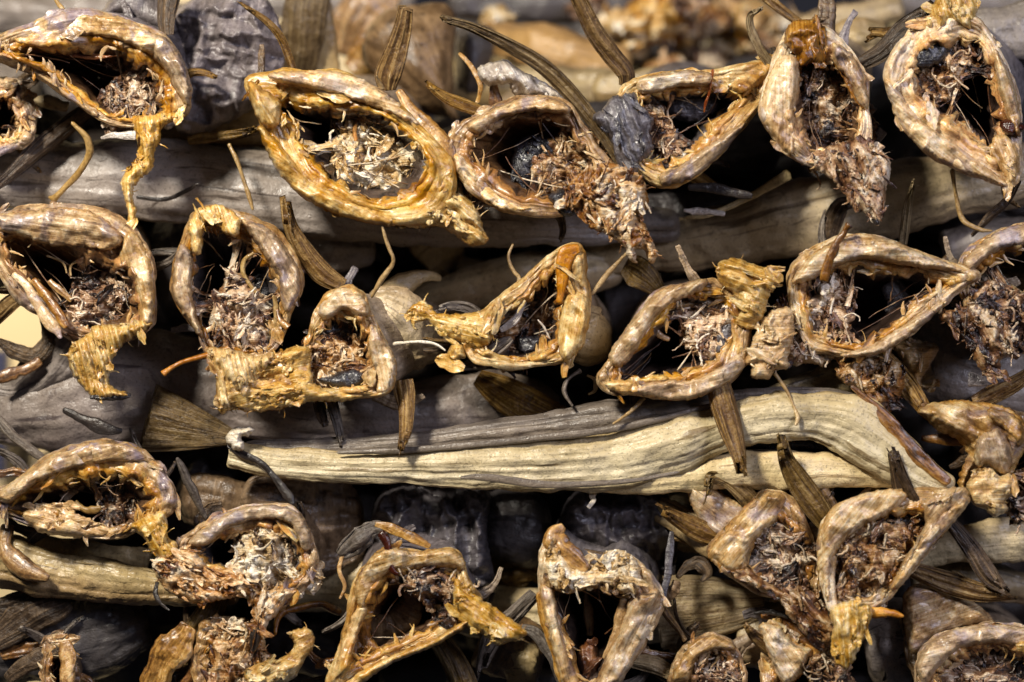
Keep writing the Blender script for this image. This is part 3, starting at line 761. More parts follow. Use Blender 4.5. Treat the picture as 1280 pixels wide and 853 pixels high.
def plain(name, c, rough=.6, sc=6.0, var=.12):
    m = bpy.data.materials.new(name); b = NB(m)
    out = b.n('ShaderNodeOutputMaterial'); bs = b.n('ShaderNodeBsdfPrincipled'); b.l(bs.outputs[0], out.inputs[0])
    tc = b.n('ShaderNodeTexCoord'); n = b.noise(tc.outputs['Object'], sc, 5, .6)
    b.l(b.mix(b.math('MULTIPLY', n, var * 2), lin(c), lin('#6a5030')), bs.inputs['Base Color'])
    bs.inputs['Roughness'].default_value = rough
    MAT[name] = m
plain('wall_cream', '#e6cfa0'); plain('post_blue', '#16284e', .4)
# ================================================================= the pile
# ---- top row of open necks
f = ring_fish('top left corner fish, orange glaze under its lip and a long twisted strip hanging down', 'T0',
  '-60,165|40,190 110,88|180,184 250,42|300,178 400,48|420,188 530,92|490,215 632,158|545,262 692,280|580,332 700,405|588,405 610,455|525,430 480,472|440,432 365,440|382,402 250,362|295,328 120,275|195,262 -20,220|95,212',
  depth=4, tilt=(4, 3), col='purple', skin='grey', lining='brown', body=(250, 60, 200, 60))
lump(f, 'flesh', 'T0', '385,380 430,320 500,280 560,300 600,360 590,430 520,460 450,480 390,450', 16, 7, 'flesh_dark', flakes=60, fl=(3, 8))
lump(f, 'flesh', 'T0', '440,200 500,230 560,300 580,350 540,330 480,270 430,240', 22, 5, 'flesh_dark', flakes=16)
lump(f, 'neck_flap', 'T0', '490,440 560,420 690,420 600,470 590,520 570,560 560,620 500,680 490,740 505,770 490,860 465,920 455,860 470,790 450,700 450,650 500,590 500,510', 4, 6, 'flap_yellow', fa=85, flakes=20, hair=8)
strip(f, 'torn_skin', 'T0', '370,508,8 430,498,24 500,500,34', (-2, -4), 'membrane_white', .4)
strip(f, 'glaze', 'T0', '170,185,10 230,190,26 300,205,22 370,208,18 440,205,8', (4, 6), 'resin_amber', .7, rough=2)
fin(f, 'T0', '612,130,50 610,70,74 618,0,92 630,-60,90', (14, 22), 'fin_dark')
bone(f, 'T0', '240,50,14 215,15,14 195,-20,10', (6, 10))
bone(f, 'T0', '470,860,10 476,910,12 452,945,6', (-2, 4), 'dark_strand')

t = thing('dried_fish', 'broad grey skinned body rising behind the top left neck, wrinkled and upright', 'fish', (285, 60, 55), GROUP)
lump(t, 'body', 'T0', '600,120 660,30 760,-30 880,-60 985,0 1035,110 1045,240 1000,310 930,400 820,460 720,500 640,460 600,300', 54, 16, 'skin_grey', rough=.55, flakes=0, jag=2, fa=15)
lump(t, 'shoulder', 'T0', '370,60 420,-20 520,-40 600,10 640,60 640,120 560,110 460,60', 40, 10, 'skin_grey', rough=.3, flakes=0)
fin(t, 'T0', '1085,275,30 1040,150,34 985,80,30 900,22,10', (14, 4), 'fin_brown', rays=4)
fin(t, 'T0', '690,520,16 740,510,46 850,500,42 950,478,40', (32, 16), 'fin_olive', rays=5)
bone(t, 'T0', '930,775,10 905,690,14 870,590,16 840,528,12', (16, 20))

f = ring_fish('largest top row fish, almond shaped opening with crumbly cream flesh and a tall dark fin', 'T1',
  '80,290|165,372 170,262|235,378 300,262|310,400 430,265|390,408 545,312|490,412 645,385|580,440 745,482|660,480 832,575|710,545 852,700|740,630 800,800|650,720 650,825|540,740 440,790|440,688 300,725|375,612 195,610|318,535 130,460|290,470 100,375|232,425',
  depth=-2, tilt=(-3, -3), col='yellow', skin='tan', body=(470, 148, 240, 44), lip=.5)
lump(f, 'flesh', 'T1', '440,560 480,480 560,450 640,480 720,530 800,600 850,680 830,740 740,780 640,780 540,740 470,690 430,640', 10, 8, 'flesh_cream', flakes=150, fl=(3, 9))
lump(f, 'flesh', 'T1', '425,440 480,425 560,420 640,450 650,500 580,490 500,500 450,560 420,600 430,520', 24, 6, 'flesh_dark', flakes=30)
lump(f, 'neck_flap', 'T1', '600,800 700,740 800,720 870,712 930,770 952,830 966,890 900,905 850,868 790,835 690,840 560,810', -2, 8, 'flap_yellow', fa=40, flakes=60, fl=(3, 9), hair=14)
strip(f, 'skin_rim', 'T1', '640,330,30 690,410,60 750,480,64 820,560,50 850,640,24', (2, -6), 'flap_tan', .35)
fin(f, 'T1', '600,335,60 600,280,110 625,210,100 655,110,76 668,30,60', (16, 2), 'fin_brown', rays=7, fray=.08)
bone(f, 'T1', '485,520,10 480,480,14 500,425,10', (-2, 6), 'bone_amber')
bone(f, 'T1', '580,330,20 570,300,10 560,280,4', (6, 0))

f = ring_fish('middle top row fish with ragged pinkish torn neck and a black membrane inside', 'T2',
  '2,510|95,545 65,440|125,490 195,380|205,450 320,350|325,445 435,372|430,460 490,440|480,530 545,530|515,580 610,605|545,640 640,680|520,690 560,720|470,720 420,795|385,735 230,785|265,715 100,720|175,640 20,620|112,590',
  depth=0, tilt=(2, -5), col='brown', skin='tan', lining='brown', body=(670, 140, 220, 40))
lump(f, 'membrane', 'T2', '240,560 270,510 340,500 385,520 370,580 330,640 320,680 260,690 235,630', 13, 4, 'membrane_black', flakes=4, sheets=16, fa=60)
lump(f, 'flesh', 'T2', '340,560 400,520 470,500 560,520 610,600 620,680 540,720 440,720 360,690 330,640', 12, 7, 'flesh_brown', flakes=80)
lump(f, 'torn_neck', 'T2', '480,640 560,600 640,610 710,650 738,740 720,800 740,860 770,940 745,970 720,920 690,920 700,980 670,955 640,900 580,860 520,840 470,770 400,770 420,720', -8, 9, 'flesh_pink', flakes=170, fl=(3, 10), hair=26)
lump(f, 'membrane', 'T2', '370,720 430,690 480,720 470,780 430,800 385,760', -4, 5, 'membrane_black', flakes=3)
fin(f, 'T2', '640,610,30 570,500,56 470,370,76 350,250,80 220,170,70 90,105,50 -5,75,20', (6, -4), 'fin_olive', rays=6, fray=.05)
fin(f, 'T2', '150,420,40 60,385,56 -10,355,44 -60,320,10', (10, 4), 'fin_brown', rays=5)
lump(f, 'torn_skin', 'T2', '110,250 170,228 220,222 275,265 330,290 420,345 440,380 330,355 250,350 230,330 220,310 150,315 120,300', 18, 10, 'membrane_white', fa=60, rough=1.2, flakes=12)
strip(f, 'torn_skin', 'T2', '40,195,8 85,245,16 118,310,18 108,380,14', (40, 24), 'flap_tan', .3)

f = ring_fish('top row fish with yellow lip pointing right, charcoal membrane at left and red glaze drops', 'T2',
  '630,345|720,395 700,288|765,352 850,258|835,338 960,262|940,330 1080,238|1010,335 1195,222|1070,362 1200,300|1040,395 1110,450|965,465 1000,575|920,525 900,660|850,590 800,692|790,600 700,640|735,575 640,590|715,510 590,470|705,450',
  depth=6, tilt=(3, -2), col='yellow', skin='grey', lining='grey', body=(850, 120, 200, 42))
lump(f, 'membrane', 'T2', '528,432 575,395 605,352 660,350 690,340 715,395 755,440 745,500 752,560 705,600 690,660 640,640 620,590 600,520 560,470', 0, 6, 'membrane_grey', flakes=8, fa=70, sheets=8)
lump(f, 'flesh', 'T2', '690,360 760,380 790,450 830,500 830,570 770,610 720,560 710,470', 12, 6, 'flesh_dark', flakes=60, hair=8)
lump(f, 'swim_bladder', 'T2', '800,380 860,335 960,330 1000,370 980,420 920,450 880,450 820,430', 26, 7, 'membrane_grey', flakes=0, rough=.6)
strip(f, 'glaze', 'T2', '975,255,8 967,300,14 960,345,9 948,380,12 942,415,5', (-2, 2), 'resin_amber', .8)
fin(f, 'T2', '650,320,20 655,270,74 600,200,78 540,120,78 490,20,70 455,-60,70', (12, -4), 'fin_brown', rays=5)
strip(f, 'skin_strip', 'T2', '880,690,20 960,690,40 1050,710,36 1120,722,14', (16, 12), 'dark_strand', .5)
strip(f, 'skin_strip', 'T2', '865,775,12 930,778,26 1020,788,16', (28, 26), 'membrane_white', .5)
strip(f, 'skin_strip', 'T2', '990,440,40 1060,410,60 1120,340,60 1180,270,50', (20, 12), 'flap_tan', .5)

f = ring_fish('narrow upright top row fish with rounded brown knob above and split orange tip below', 'T3',
  '385,120|445,230 455,85|490,250 545,110|560,240 625,185|600,275 688,290|645,375 692,400|655,460 705,520|640,530 690,600|600,580 600,640|540,590 500,620|480,545 400,575|445,500 325,480|430,430 295,390|428,350 340,230|432,285',
  depth=-6, tilt=(0, -4), col='pale', skin='tan', lining='brown', body=(1030, 60, 220, 40), lip=.5)
lump(f, 'knob', 'T3', '390,110 420,78 480,72 530,95 545,150 540,210 520,250 480,235 440,250 420,200 385,165', -6, 12, 'flap_brown', fa=85, flakes=6, rough=.7)
lump(f, 'flesh', 'T3', '440,300 500,270 580,280 640,350 680,420 690,500 640,560 560,580 480,590 450,520 435,420', 8, 8, 'flesh_dark', flakes=120)
lump(f, 'torn_neck', 'T3', '480,570 540,540 620,520 700,520 770,590 772,640 758,700 742,800 722,830 700,800 670,775 640,770 590,700 545,650 500,620', -10, 8, 'flesh_pink', fa=65, flakes=110, fl=(3, 10), hair=14)
strip(f, 'dark_crease', 'T3', '640,610,8 675,670,16 695,740,16 725,830,20', (-16, -14), 'dark_strand', .6)
strip(f, 'skin_rim', 'T3', '560,190,40 610,260,50 650,340,40 680,400,20', (-4, -8), 'flap_brown', .4)
fin(f, 'T3', '345,255,40 300,190,38 262,110,34 258,60,28 285,38,12', (8, -6), 'fin_pale', rays=3)
fin(f, 'T3', '440,85,34 380,40,40 310,-20,44', (10, 16), 'fin_brown', rays=4)
fin(f, 'T3', '650,240,60 740,190,80 820,110,84 910,40,60', (12, 2), 'fin_dark', rays=6)

f = ring_fish('top right fish with a yellow flesh crown and a dark red blot on its lip', 'T3',
  '930,60|940,170 850,105|892,195 785,190|870,260 752,290|890,345 800,435|950,405 900,555|1030,442 1050,635|1100,512 1200,692|1150,562 1252,640|1180,545 1255,500|1172,470 1248,380|1165,390 1212,250|1145,270 1150,140|1110,190 1070,50|1030,160',
  depth=-6, tilt=(2, 2), col='pale', skin='grey', lining='dark', body=(1230, 60, 220, 44), lip=.5)
lump(f, 'flesh', 'T3', '870,180 930,120 1010,110 1090,140 1110,200 1090,270 1040,270 1000,340 940,355 890,320 880,250', -2, 8, 'flesh_brown', flakes=110)
lump(f, 'membrane', 'T3', '870,190 930,150 985,160 975,220 910,250 870,240', -10, 3, 'membrane_black', flakes=4)
lump(f, 'crown', 'T3', '900,100 930,20 965,-40 1080,-40 1095,40 1070,115 1000,85 960,115', -8, 9, 'flap_yellow', fa=70, flakes=30, hair=8)
lump(f, 'blot', 'T3', '1175,460 1200,435 1250,450 1275,475 1240,490 1200,500', -10, 4, 'resin_red', flakes=0)
lump(f, 'neck_flap', 'T3', '1130,560 1160,500 1200,500 1240,540 1250,640 1220,680 1190,650 1160,600', -8, 5, 'flap_tan', fa=70, flakes=10)
bone(f, 'T3', '1000,620,14 1015,720,16 1040,810,18 1100,845,18 1150,850,8', (6, 10))
fin(f, 'T3', '1245,660,20 1200,740,36 1140,800,40 1095,850,20', (14, 20), 'fin_dark', rays=4)

t = trunk('dark grey body in the top right corner behind the yellow crown', 'X', '1205,20,90,70 1240,10,80,66 1290,0,78,66 1340,-6,80,70', 'trunk_grey', thick=.7)

# ---- bodies lying crosswise under the top row
t = trunk('long grey skinned body crossing under the top left necks towards the centre', 'X',
  '-60,160,262,62 0,165,260,60 100,178,264,58 200,176,276,56 320,190,288,54 450,205,302,54 560,238,307,56 660,256,306,58 760,262,304,60 850,262,300,64', 'trunk_grey', thick=.7, fold=.08)
bone(t, 'T0', '188,740,40 215,715,22 285,640,26 328,570,26 318,510,22 262,448,12', (30, 10), 'bone_tan')
strip(t, 'skin_strip', 'T0', '500,725,10 600,735,16 680,705,14 730,675,8', (38, 30), 'dark_strand', .5)
fin(t, 'T0', '340,395,60 250,470,90 140,560,100 40,650,70 -30,700,40', (44, 20), 'fin_dark', rays=6, fray=.06)
strip(t, 'fin_stub', 'T0', '90,385,40 170,375,50 250,395,30', (44, 40), 'trunk_brown', .6)

t = trunk('tan brown body slanting up to the right beneath the two right hand top necks', 'X',
  '730,310,346,86 800,288,342,80 900,260,334,72 1000,226,318,66 1100,204,296,62 1200,190,272,60 1320,172,246,60', 'trunk_tan', thick=.72, fold=.06)
fin(t, 'M3', '540,190,60 560,110,90 590,50,80 630,40,30', (34, 20), 'fin_dark', rays=6)
fin(t, 'M3', '820,195,34 828,120,40 840,40,36 855,-20,20', (30, 20), 'fin_pale', rays=3)
strip(t, 'skin_strip', 'T2', '870,800,10 960,790,20 1100,730,24 1260,640,40', (40, 36), 'trunk_belly', .5)
t = trunk('narrow body coloured dark as shadow between the centre necks of the top two rows', 'X', '790,246,290,92 860,240,284,92 940,236,270,90 1010,234,256,90', 'trunk_dark', thick=.7)  # its dark colour paints in the shadow between the rows

f = ring_fish('cut off pinkish fish at the left edge between the first and second rows', 'T0',
  '-90,300|-40,360 -20,290|0,350 60,300|40,370 110,350|60,410 130,440|70,460 110,520|50,500 40,560|10,510 -60,570|-30,520 -130,440|-80,440',
  depth=26, col='purple', skin='grey', lining='brown')

# ---- second row
f = ring_fish('second row fish at the left edge with a drooping yellow tongue tipped black', 'M0',
  '-70,90|40,180 40,68|110,178 130,52|175,200 260,48|270,230 400,70|345,255 505,150|415,280 562,260|470,320 572,380|490,405 566,485|480,468 480,545|420,500 340,560|330,505 240,540|270,480 150,455|205,415 60,400|120,330 -40,230|60,250',
  depth=2, tilt=(-3, 3), col='brown', skin='tan', lining='brown', body=(130, 300, 200, 46), lip=.5)
lump(f, 'flesh', 'M0', '270,420 290,340 350,280 420,290 470,340 490,420 460,480 400,510 320,500 280,470', 10, 9, 'flesh_dark', flakes=110)
lump(f, 'neck_flap', 'M0', '255,570 330,520 345,490 430,490 520,470 565,490 500,530 445,570 405,640 410,710 470,740 480,755 420,760 350,765 290,700 258,650', -6, 8, 'flap_yellow', fa=75, flakes=24, hair=6, ripple=.3)
strip(f, 'dark_tip', 'M0', '330,755,14 390,758,22 440,752,24 482,746,10', (-12, -8), 'dark_strand', .6, rough=2)
lump(f, 'skin_lip', 'M0', '-20,90 60,75 200,60 330,70 430,140 450,190 400,215 300,200 170,195 60,160 0,140', -8, 5, 'collar_tan', fa=8, flakes=0, rough=.7)
strip(f, 'rib', 'M0', '45,300,20 100,350,30 150,430,32 200,500,34 225,540,14', (-4, -12), 'collar_purple', .4)
strip(f, 'rib', 'M0', '120,320,20 170,380,34 215,450,36 245,500,16', (0, -8), 'flap_brown', .6)
strip(f, 'rib', 'M0', '180,325,16 220,365,26 265,400,14', (6, 4), 'flap_tan', .6)
bone(f, 'M0', '170,235,6 230,260,7 245,300,5', (2, 2)); bone(f, 'M0', '340,240,8 265,265,9 260,310,5', (2, 2))
fin(f, 'M0', '-30,470,70 30,410,80 90,370,60 130,340,20', (24, 10), 'fin_brown', rays=4)

f = ring_fish('second row fish with tall arched opening, yellow tongue and an orange bone at left', 'M0',
  '690,120|738,165 725,72|765,145 780,48|800,142 860,68|862,162 950,98|922,200 1045,170|970,250 1105,280|1010,330 1112,360|1020,400 1065,450|1010,480 1025,560|990,570 960,610|920,580 850,620|850,575 770,600|780,560 720,510|748,490 650,420|715,410 628,335|708,330 645,230|712,240',
  depth=0, tilt=(0, 0), col='brown', skin='tan', lining='grey', body=(300, 320, 220, 44))
lump(f, 'flesh', 'M0', '790,460 820,380 850,330 910,340 960,400 990,480 990,560 930,610 850,610 800,560', 6, 10, 'flesh_pink', flakes=120)
lump(f, 'membrane', 'M0', '900,380 950,300 990,350 1005,450 1000,560 960,570 950,480', 14, 5, 'membrane_black', flakes=5)
lump(f, 'membrane', 'M0', '730,480 790,440 810,520 790,580 755,560', 14, 5, 'membrane_black', flakes=3)
lump(f, 'neck_flap', 'M0', '765,580 830,575 930,600 1012,592 985,650 930,710 870,770 822,808 790,785 795,690', -8, 8, 'flap_yellow', fa=75, flakes=40, hair=8, ripple=.3)
lump(f, 'crust', 'M0', '690,130 720,70 770,48 840,60 880,100 880,150 850,165 800,130 765,110 745,160 740,230 705,220 700,170', -9, 4, 'flap_yellow', fa=70, flakes=20, rough=1.3)
bone(f, 'M0', '935,225,12 900,250,13 895,300,12 925,350,10 945,375,6', (-2, 2))
bone(f, 'M0', '598,672,26 640,640,14 700,615,18 775,600,26', (-14, -8), 'bone_amber')
strip(f, 'rib', 'M0', '1005,380,10 1015,430,16 1012,500,14 1005,580,10', (-2, 0), 'bone_tan', .7)
strip(f, 'skin_strip', 'M0', '1020,430,10 1030,470,22 1060,500,26', (-4, -8), 'flap_brown', .6)

f = ring_fish('small round necked second row fish with yellow fringe and a fin hanging under it', 'M1',
  '300,560|330,560 320,480|350,510 355,400|390,480 425,352|440,470 505,365|490,480 545,450|515,530 600,550|535,600 632,650|530,680 610,742|490,715 500,755|430,725 390,760|370,725 310,720|320,690 270,640|310,620',
  depth=-4, tilt=(-3, 2), col='yellow', skin='tan', lining='dark', body=(560, 400, 120, 34), lip=.5)
lump(f, 'flesh', 'M1', '320,600 350,530 420,520 500,550 525,620 510,690 450,720 370,720 320,680', 4, 8, 'flesh_brown', flakes=100)
lump(f, 'membrane', 'M1', '350,510 400,460 460,475 500,510 500,550 440,530 380,540', 6, 6, 'membrane_black', flakes=6)
lump(f, 'yellow_fringe', 'M1', '-20,810 -10,690 60,640 120,630 200,590 260,570 320,580 320,660 340,710 430,730 520,750 400,775 330,770 250,790 180,800 100,812 40,800', -8, 7, 'flap_yellow', fa=-12, flakes=130, fl=(4, 13), hair=18)
lump(f, 'membrane', 'M1', '340,690 400,670 480,650 520,680 500,720 420,725', -4, 4, 'membrane_black', flakes=4)
fin(f, 'M1', '440,350,60 360,300,90 290,210,80 245,120,50 228,30,24', (10, 2), 'fin_brown', rays=5)
bone(f, 'M1', '540,390,12 580,320,16 622,258,14 600,190,12 580,125,7', (-2, -10))
fin(f, 'M1', '655,690,86 662,740,86 668,800,66 665,880,50 655,930,18', (0, -10), 'fin_brown', rays=6)
bone(f, 'M1', '620,560,10 700,552,12 770,558,10 815,585,4', (-2, -8), 'bone_white')
t = trunk('tan body squeezed behind the small round neck of the second row', 'M1', '520,360,480,26 600,340,560,26 690,420,660,30 760,480,640,36 800,520,590,44', 'trunk_tan', thick=.6, fold=.1, cap=(.06, .2))
strip(t, 'skin_fold', 'M1', '560,430,70 640,350,80 740,310,60 800,320,20', (30, 50), 'trunk_tan', .4)

f = ring_fish('second row fish with triangular opening, glazed orange peak and white shredded tissue', 'M2',
  '90,470|180,490 150,420|230,440 240,350|290,400 345,262|345,330 430,196|385,312 500,212|408,335 512,300|402,385 525,410|405,440 500,540|385,540 450,620|310,600 320,645|230,610 200,650|150,590 80,620|110,560 50,550|120,520',
  depth=-4, tilt=(3, 0), col='yellow', skin='tan', lining='dark', body=(735, 420, 140, 34), lip=.5)
lump(f, 'flesh', 'M2', '180,470 250,410 300,350 370,330 400,400 390,500 330,590 240,620 160,600 130,540', 10, 7, 'flesh_dark', flakes=80, fl=(4, 12))
lump(f, 'membrane', 'M2', '250,540 300,530 370,540 350,580 280,600', 6, 5, 'membrane_black', flakes=2)
strip(f, 'white_tissue', 'M2', '320,335,12 275,415,18 245,468,26 190,510,16', (-4, -4), 'membrane_white', .12, rough=1.2, fold=.3)
strip(f, 'white_tissue', 'M2', '330,470,4 355,500,7 375,540,4', (0, 0), 'membrane_white', .3)
strip(f, 'glaze', 'M2', '485,208,30 440,225,44 425,290,40 418,350,34 408,410,18', (-12, -12), 'bone_amber', .35)
lump(f, 'torn_arm', 'M1', '678,440 700,412 745,405 790,445 880,450 930,440 990,470 980,560 920,580 860,552 800,530 745,475 705,490 715,510 690,490', -6, 6, 'flap_yellow', fa=15, flakes=80, fl=(3, 9), hair=14)
lump(f, 'orange_lobe', 'M1', '818,600 840,560 880,570 885,610 850,625 845,655 815,660', -8, 7, 'flap_yellow', flakes=4)
strip(f, 'torn_skin', 'M1', '845,650,14 900,640,34 960,620,44 1030,560,40 1060,540,20', (-4, -4), 'fin_grey', .15, rough=1.2, fold=.3)
bone(f, 'M2', '525,380,12 580,310,16 625,258,16 660,222,10', (0, -6))
bone(f, 'M2', '240,190,12 222,240,14 240,290,24 262,320,24 240,370,14', (16, 12), 'bone_tan', wscale=.6)
t = trunk('pale tan body tucked behind the triangular glazed neck', 'M2', '480,410,620,24 540,430,640,26 585,470,600,34 600,510,560,44', 'trunk_tan', thick=.8, cap=(.05, .3))
bone(t, 'M2', '490,655,18 440,690,16 430,740,14 460,790,8', (6, 2), 'fin_grey')
bone(t, 'M2', '510,675,10 540,690,22 540,730,22 515,745,14', (12, 12), 'bone_tan', wscale=.7)

f = ring_fish('second row fish leaning up to a pale yellow tuft, dark ribbed fin below it', 'M2',
  '552,690|625,680 585,620|680,600 680,470|790,490 760,372|860,405 850,338|905,385 960,318|950,390 1040,350|1010,420 1100,420|1050,480 1120,500|1020,545 1085,645|960,618 990,722|880,652 860,765|800,668 700,748|700,690 600,742|640,705',
  depth=-8, tilt=(2, -2), col='purple', skin='tan', lining='dark', body=(860, 380, 200, 40))
lump(f, 'flesh', 'M2', '865,470 890,420 960,390 1040,420 1080,480 1060,560 990,600 930,580 880,540', 2, 9, 'flesh_pink', flakes=110)
lump(f, 'membrane', 'M2', '990,500 1050,450 1070,520 1030,600 980,590', 0, 6, 'membrane_grey', flakes=3)
lump(f, 'yellow_tuft', 'M2', '990,320 1005,255 1070,245 1130,270 1205,290 1215,330 1180,395 1150,480 1110,505 1060,480 1075,420 1040,370', -10, 9, 'flap_yellow', fa=20, flakes=46, fl=(4, 11), hair=18)
strip(f, 'rib', 'M2', '905,410,26 850,420,30 800,450,30 765,485,14', (-2, -2), 'flap_tan', .7)
strip(f, 'rib', 'M2', '755,505,22 785,530,22 815,543,12', (-4, -4), 'flap_tan', .7)
lump(f, 'crust', 'M2', '575,710 620,690 700,700 690,740 630,742', -14, 4, 'flap_yellow', flakes=4)
lump(f, 'crust', 'M2', '700,690 760,670 810,680 800,700 720,706', -10, 4, 'flap_yellow', flakes=4)
fin(f, 'M2', '985,680,90 1010,770,104 1045,880,98 1072,970,60 1080,1010,24', (-12, -26), 'fin_brown', rays=8)
bone(f, 'M2', '722,755,20 690,790,14 650,825,12 605,855,7', (-4, -10))
t = trunk('brown ribbed tail hanging between the torn pink neck and the pale yellow tuft', 'M2', '650,235,300,20 690,230,350,16 730,270,370,14 770,330,390,16 800,370,410,20', 'fin_olive', thick=.3)

f = ring_fish('second row fish with opening pointed at right and a curled brown strip over its lip', 'M3',
  '395,310|470,350 440,240|500,315 520,190|570,288 640,152|660,288 780,178|770,308 900,228|860,312 1090,296|960,330 1050,345|920,372 960,430|850,420 850,522|760,505 720,598|650,560 600,602|570,560 480,580|500,510 410,470|470,430',
  depth=-6, tilt=(0, -1), col='pale', skin='grey', lining='dark', body=(1050, 350, 210, 44))
lump(f, 'flesh', 'M3', '380,430 420,400 490,390 520,340 580,330 615,390 610,470 600,560 520,600 430,600 390,520', 0, 9, 'flesh_pink', flakes=130)
lump(f, 'torn_neck', 'M3', '235,640 260,560 300,470 350,430 410,430 420,520 400,600 400,640 350,660 330,686 262,684 262,640', -10, 7, 'flap_tan', flakes=50, hair=14)
strip(f, 'curled_strip', 'M3', '625,120,30 605,150,26 570,200,28 545,260,30 530,330,24', (-20, -16), 'flap_brown', .6)
strip(f, 'membrane', 'M3', '770,330,60 800,390,90 780,450,50', (14, 16), 'membrane_grey', .3)
bone(f, 'M3', '345,665,12 385,720,10 415,780,8 432,830,14 425,860,6', (-8, -14))
fin(f, 'M3', '740,590,60 790,650,80 840,720,84 890,790,60', (10, 2), 'fin_brown', rays=6)
fin(f, 'M3', '990,410,30 1080,370,56 1170,345,50 1245,375,16', (6, -6), 'fin_pale', rays=5)

f = ring_fish('second row fish cut by the right edge, lilac arched lip over a crumbling brown neck', 'M3',
  '1030,250|1095,300 1095,180|1150,262 1200,128|1220,222 1310,120|1310,205 1420,200|1370,280 1440,350|1380,380 1390,480|1330,470 1260,570|1240,510 1130,540|1150,470 1060,440|1105,420 1030,340|1090,350',
  depth=0, tilt=(0, 0), col='purple', skin='grey', lining='dark', body=(1260, 350, 200, 44))
lump(f, 'flesh', 'M3', '1080,420 1120,370 1200,370 1260,400 1280,470 1240,580 1180,560 1110,500', -6, 9, 'flesh_dark', flakes=90)
lump(f, 'torn_neck', 'M3', '950,460 1000,430 1090,420 1180,430 1215,490 1235,570 1185,620 1182,680 1110,662 1060,570 1010,505', -10, 8, 'flesh_brown', fa=60, flakes=80, hair=10)
strip(f, 'dark_tip', 'M3', '1060,690,40 1120,690,44 1190,680,30', (0, 0), 'membrane_grey', .4)

# ---- between second and third row
t = trunk('long violet grey body with an olive tail fan, under the left second row necks', 'X',
  '-70,476,560,52 0,474,556,50 70,440,566,50 150,412,560,50 230,420,548,50 300,440,545,52 380,474,556,52 460,476,556,52 540,474,553,54 620,466,545,58 700,480,530,64', 'trunk_violet', thick=.62, fold=.08, cap=(.03, .08))
fin(t, 'M0', '880,912,40 800,890,100 700,868,170 600,845,230 545,832,262', (18, 22), 'fin_olive', rays=12, cup=.12, fold=.12, fray=.06, name='tail_fin')
strip(t, 'skin_strip', 'M0', '230,800,16 300,830,36 380,870,40 450,880,20', (18, 16), 'dark_strand', .5)
fin(t, 'M1', '930,680,60 1010,730,120 1100,780,140 1230,840,110', (34, 28), 'fin_brown', rays=9, name='tail_fin')
t = trunk('grey forked scraps of skin spreading at the left edge below the yellow tongue', 'M0', '-20,700,760,44 60,690,780,42 140,600,760,38 200,540,700,36 250,480,600,34', 'trunk_violet', thick=.4, fold=.15)
strip(t, 'skin_strip', 'M0', '-10,545,20 60,590,50 130,600,70 180,540,60 170,450,40', (30, 34), 'fin_dark', .4)
strip(t, 'skin_strip', 'M0', '-20,690,30 40,670,40 90,655,36 150,620,30', (26, 30), 'flap_brown', .5)
bone(t, 'B0', '-10,95,20 40,150,24 90,190,22 135,225,14', (6, 0), 'fin_grey')

t = trunk('long cream bellied body laid across the middle of the pile from a white tail knot', 'X',
  '286,550,584,10 330,560,593,8 400,564,601,6 500,562,607,4 600,556,612,2 690,550,613,2 760,542,609,2 830,526,595,0 900,507,567,-2 960,496,551,-4 1010,490,553,-4 1060,492,572,-4 1110,530,597,-6 1150,570,615,-8 1192,599,626,-10', 'trunk_cream', thick=.5, M=220, N=110, fold=.075, cap=(.01, .02))
strip(t, 'back', 'X', '300,562,22,12 400,560,24,12 500,556,28,12 600,545,36,11 700,533,42,10 800,520,42,8 880,507,34,7 960,498,24,6 1040,496,20,6 1080,505,16,6', mat='trunk_back', thick=.55, M=180, N=70, fold=.15)
strip(t, 'back_fold', 'X', '420,566,5,0 520,562,8,-2 640,551,9,-3 760,537,9,-4 840,520,8,-4 900,504,5,-2', mat='trunk_back', thick=.8, M=90, N=30)
lump(t, 'tail_knot', 'X', '283,552 288,538 305,533 318,536 312,545 302,548 306,560 294,563', 2, 5, 'bone_white', step=1.4, flakes=6)
strip(t, 'tail_strand', 'X', '284,556,7 300,566,8 325,578,9 345,598,10 360,620,12 366,632,5', (4, -4), 'dark_strand', .5)
strip(t, 'belly_flap', 'X', '575,597,3 610,597,9 690,606,8 780,602,6 850,590,3', (-9, -9), 'trunk_back', .5)
strip(t, 'cut_edge', 'X', '1064,482,6 1090,506,9 1118,536,13 1152,574,15 1188,604,8', (-8, -14), 'flap_brown', .35, rough=1.6)
strip(t, 'belly', 'X', '690,607,4,8 750,605,20,6 850,597,38,4 930,588,48,2 1010,588,44,2 1080,592,34,2 1135,602,16,0', mat='trunk_belly', thick=.7, M=140, N=60)
strip(t, 'slit_shade', 'X', '800,592,4 860,571,12 930,554,14 1010,558,13 1080,580,12 1130,598,5', (10, 10), 'membrane_black', .6)  # solid black strip in place of the shaded gap
lump(t, 'torn_root', 'X', '1045,470 1060,450 1090,445 1125,455 1130,480 1115,515 1090,520 1070,490', 2, 8, 'flesh_brown', flakes=60)
fin(t, 'B3', '440,420,60 390,350,80 340,280,76 305,220,56 290,165,24', (-6, -18), 'fin_olive', rays=5)
fin(t, 'B3', '670,410,70 650,340,74 630,280,60 610,205,24', (-6, -18), 'fin_dark', rays=5)
fin(t, 'B3', '720,390,24 690,370,40 665,330,40 640,280,30 605,215,12', (-12, -24), 'fin_dark', rays=3)
t = trunk('second tan body wedged above the right end of the cream bellied body', 'X', '930,505,535,24 980,478,530,22 1050,450,520,24 1110,440,500,26 1160,420,480,36', 'trunk_brown', thick=.7, fold=.1)
f = t
lump(f, 'yellow_scrap', 'M3', '780,560 850,545 950,560 930,620 890,700 940,710 930,730 870,710 830,640', 20, 6, 'flap_tan', flakes=20)

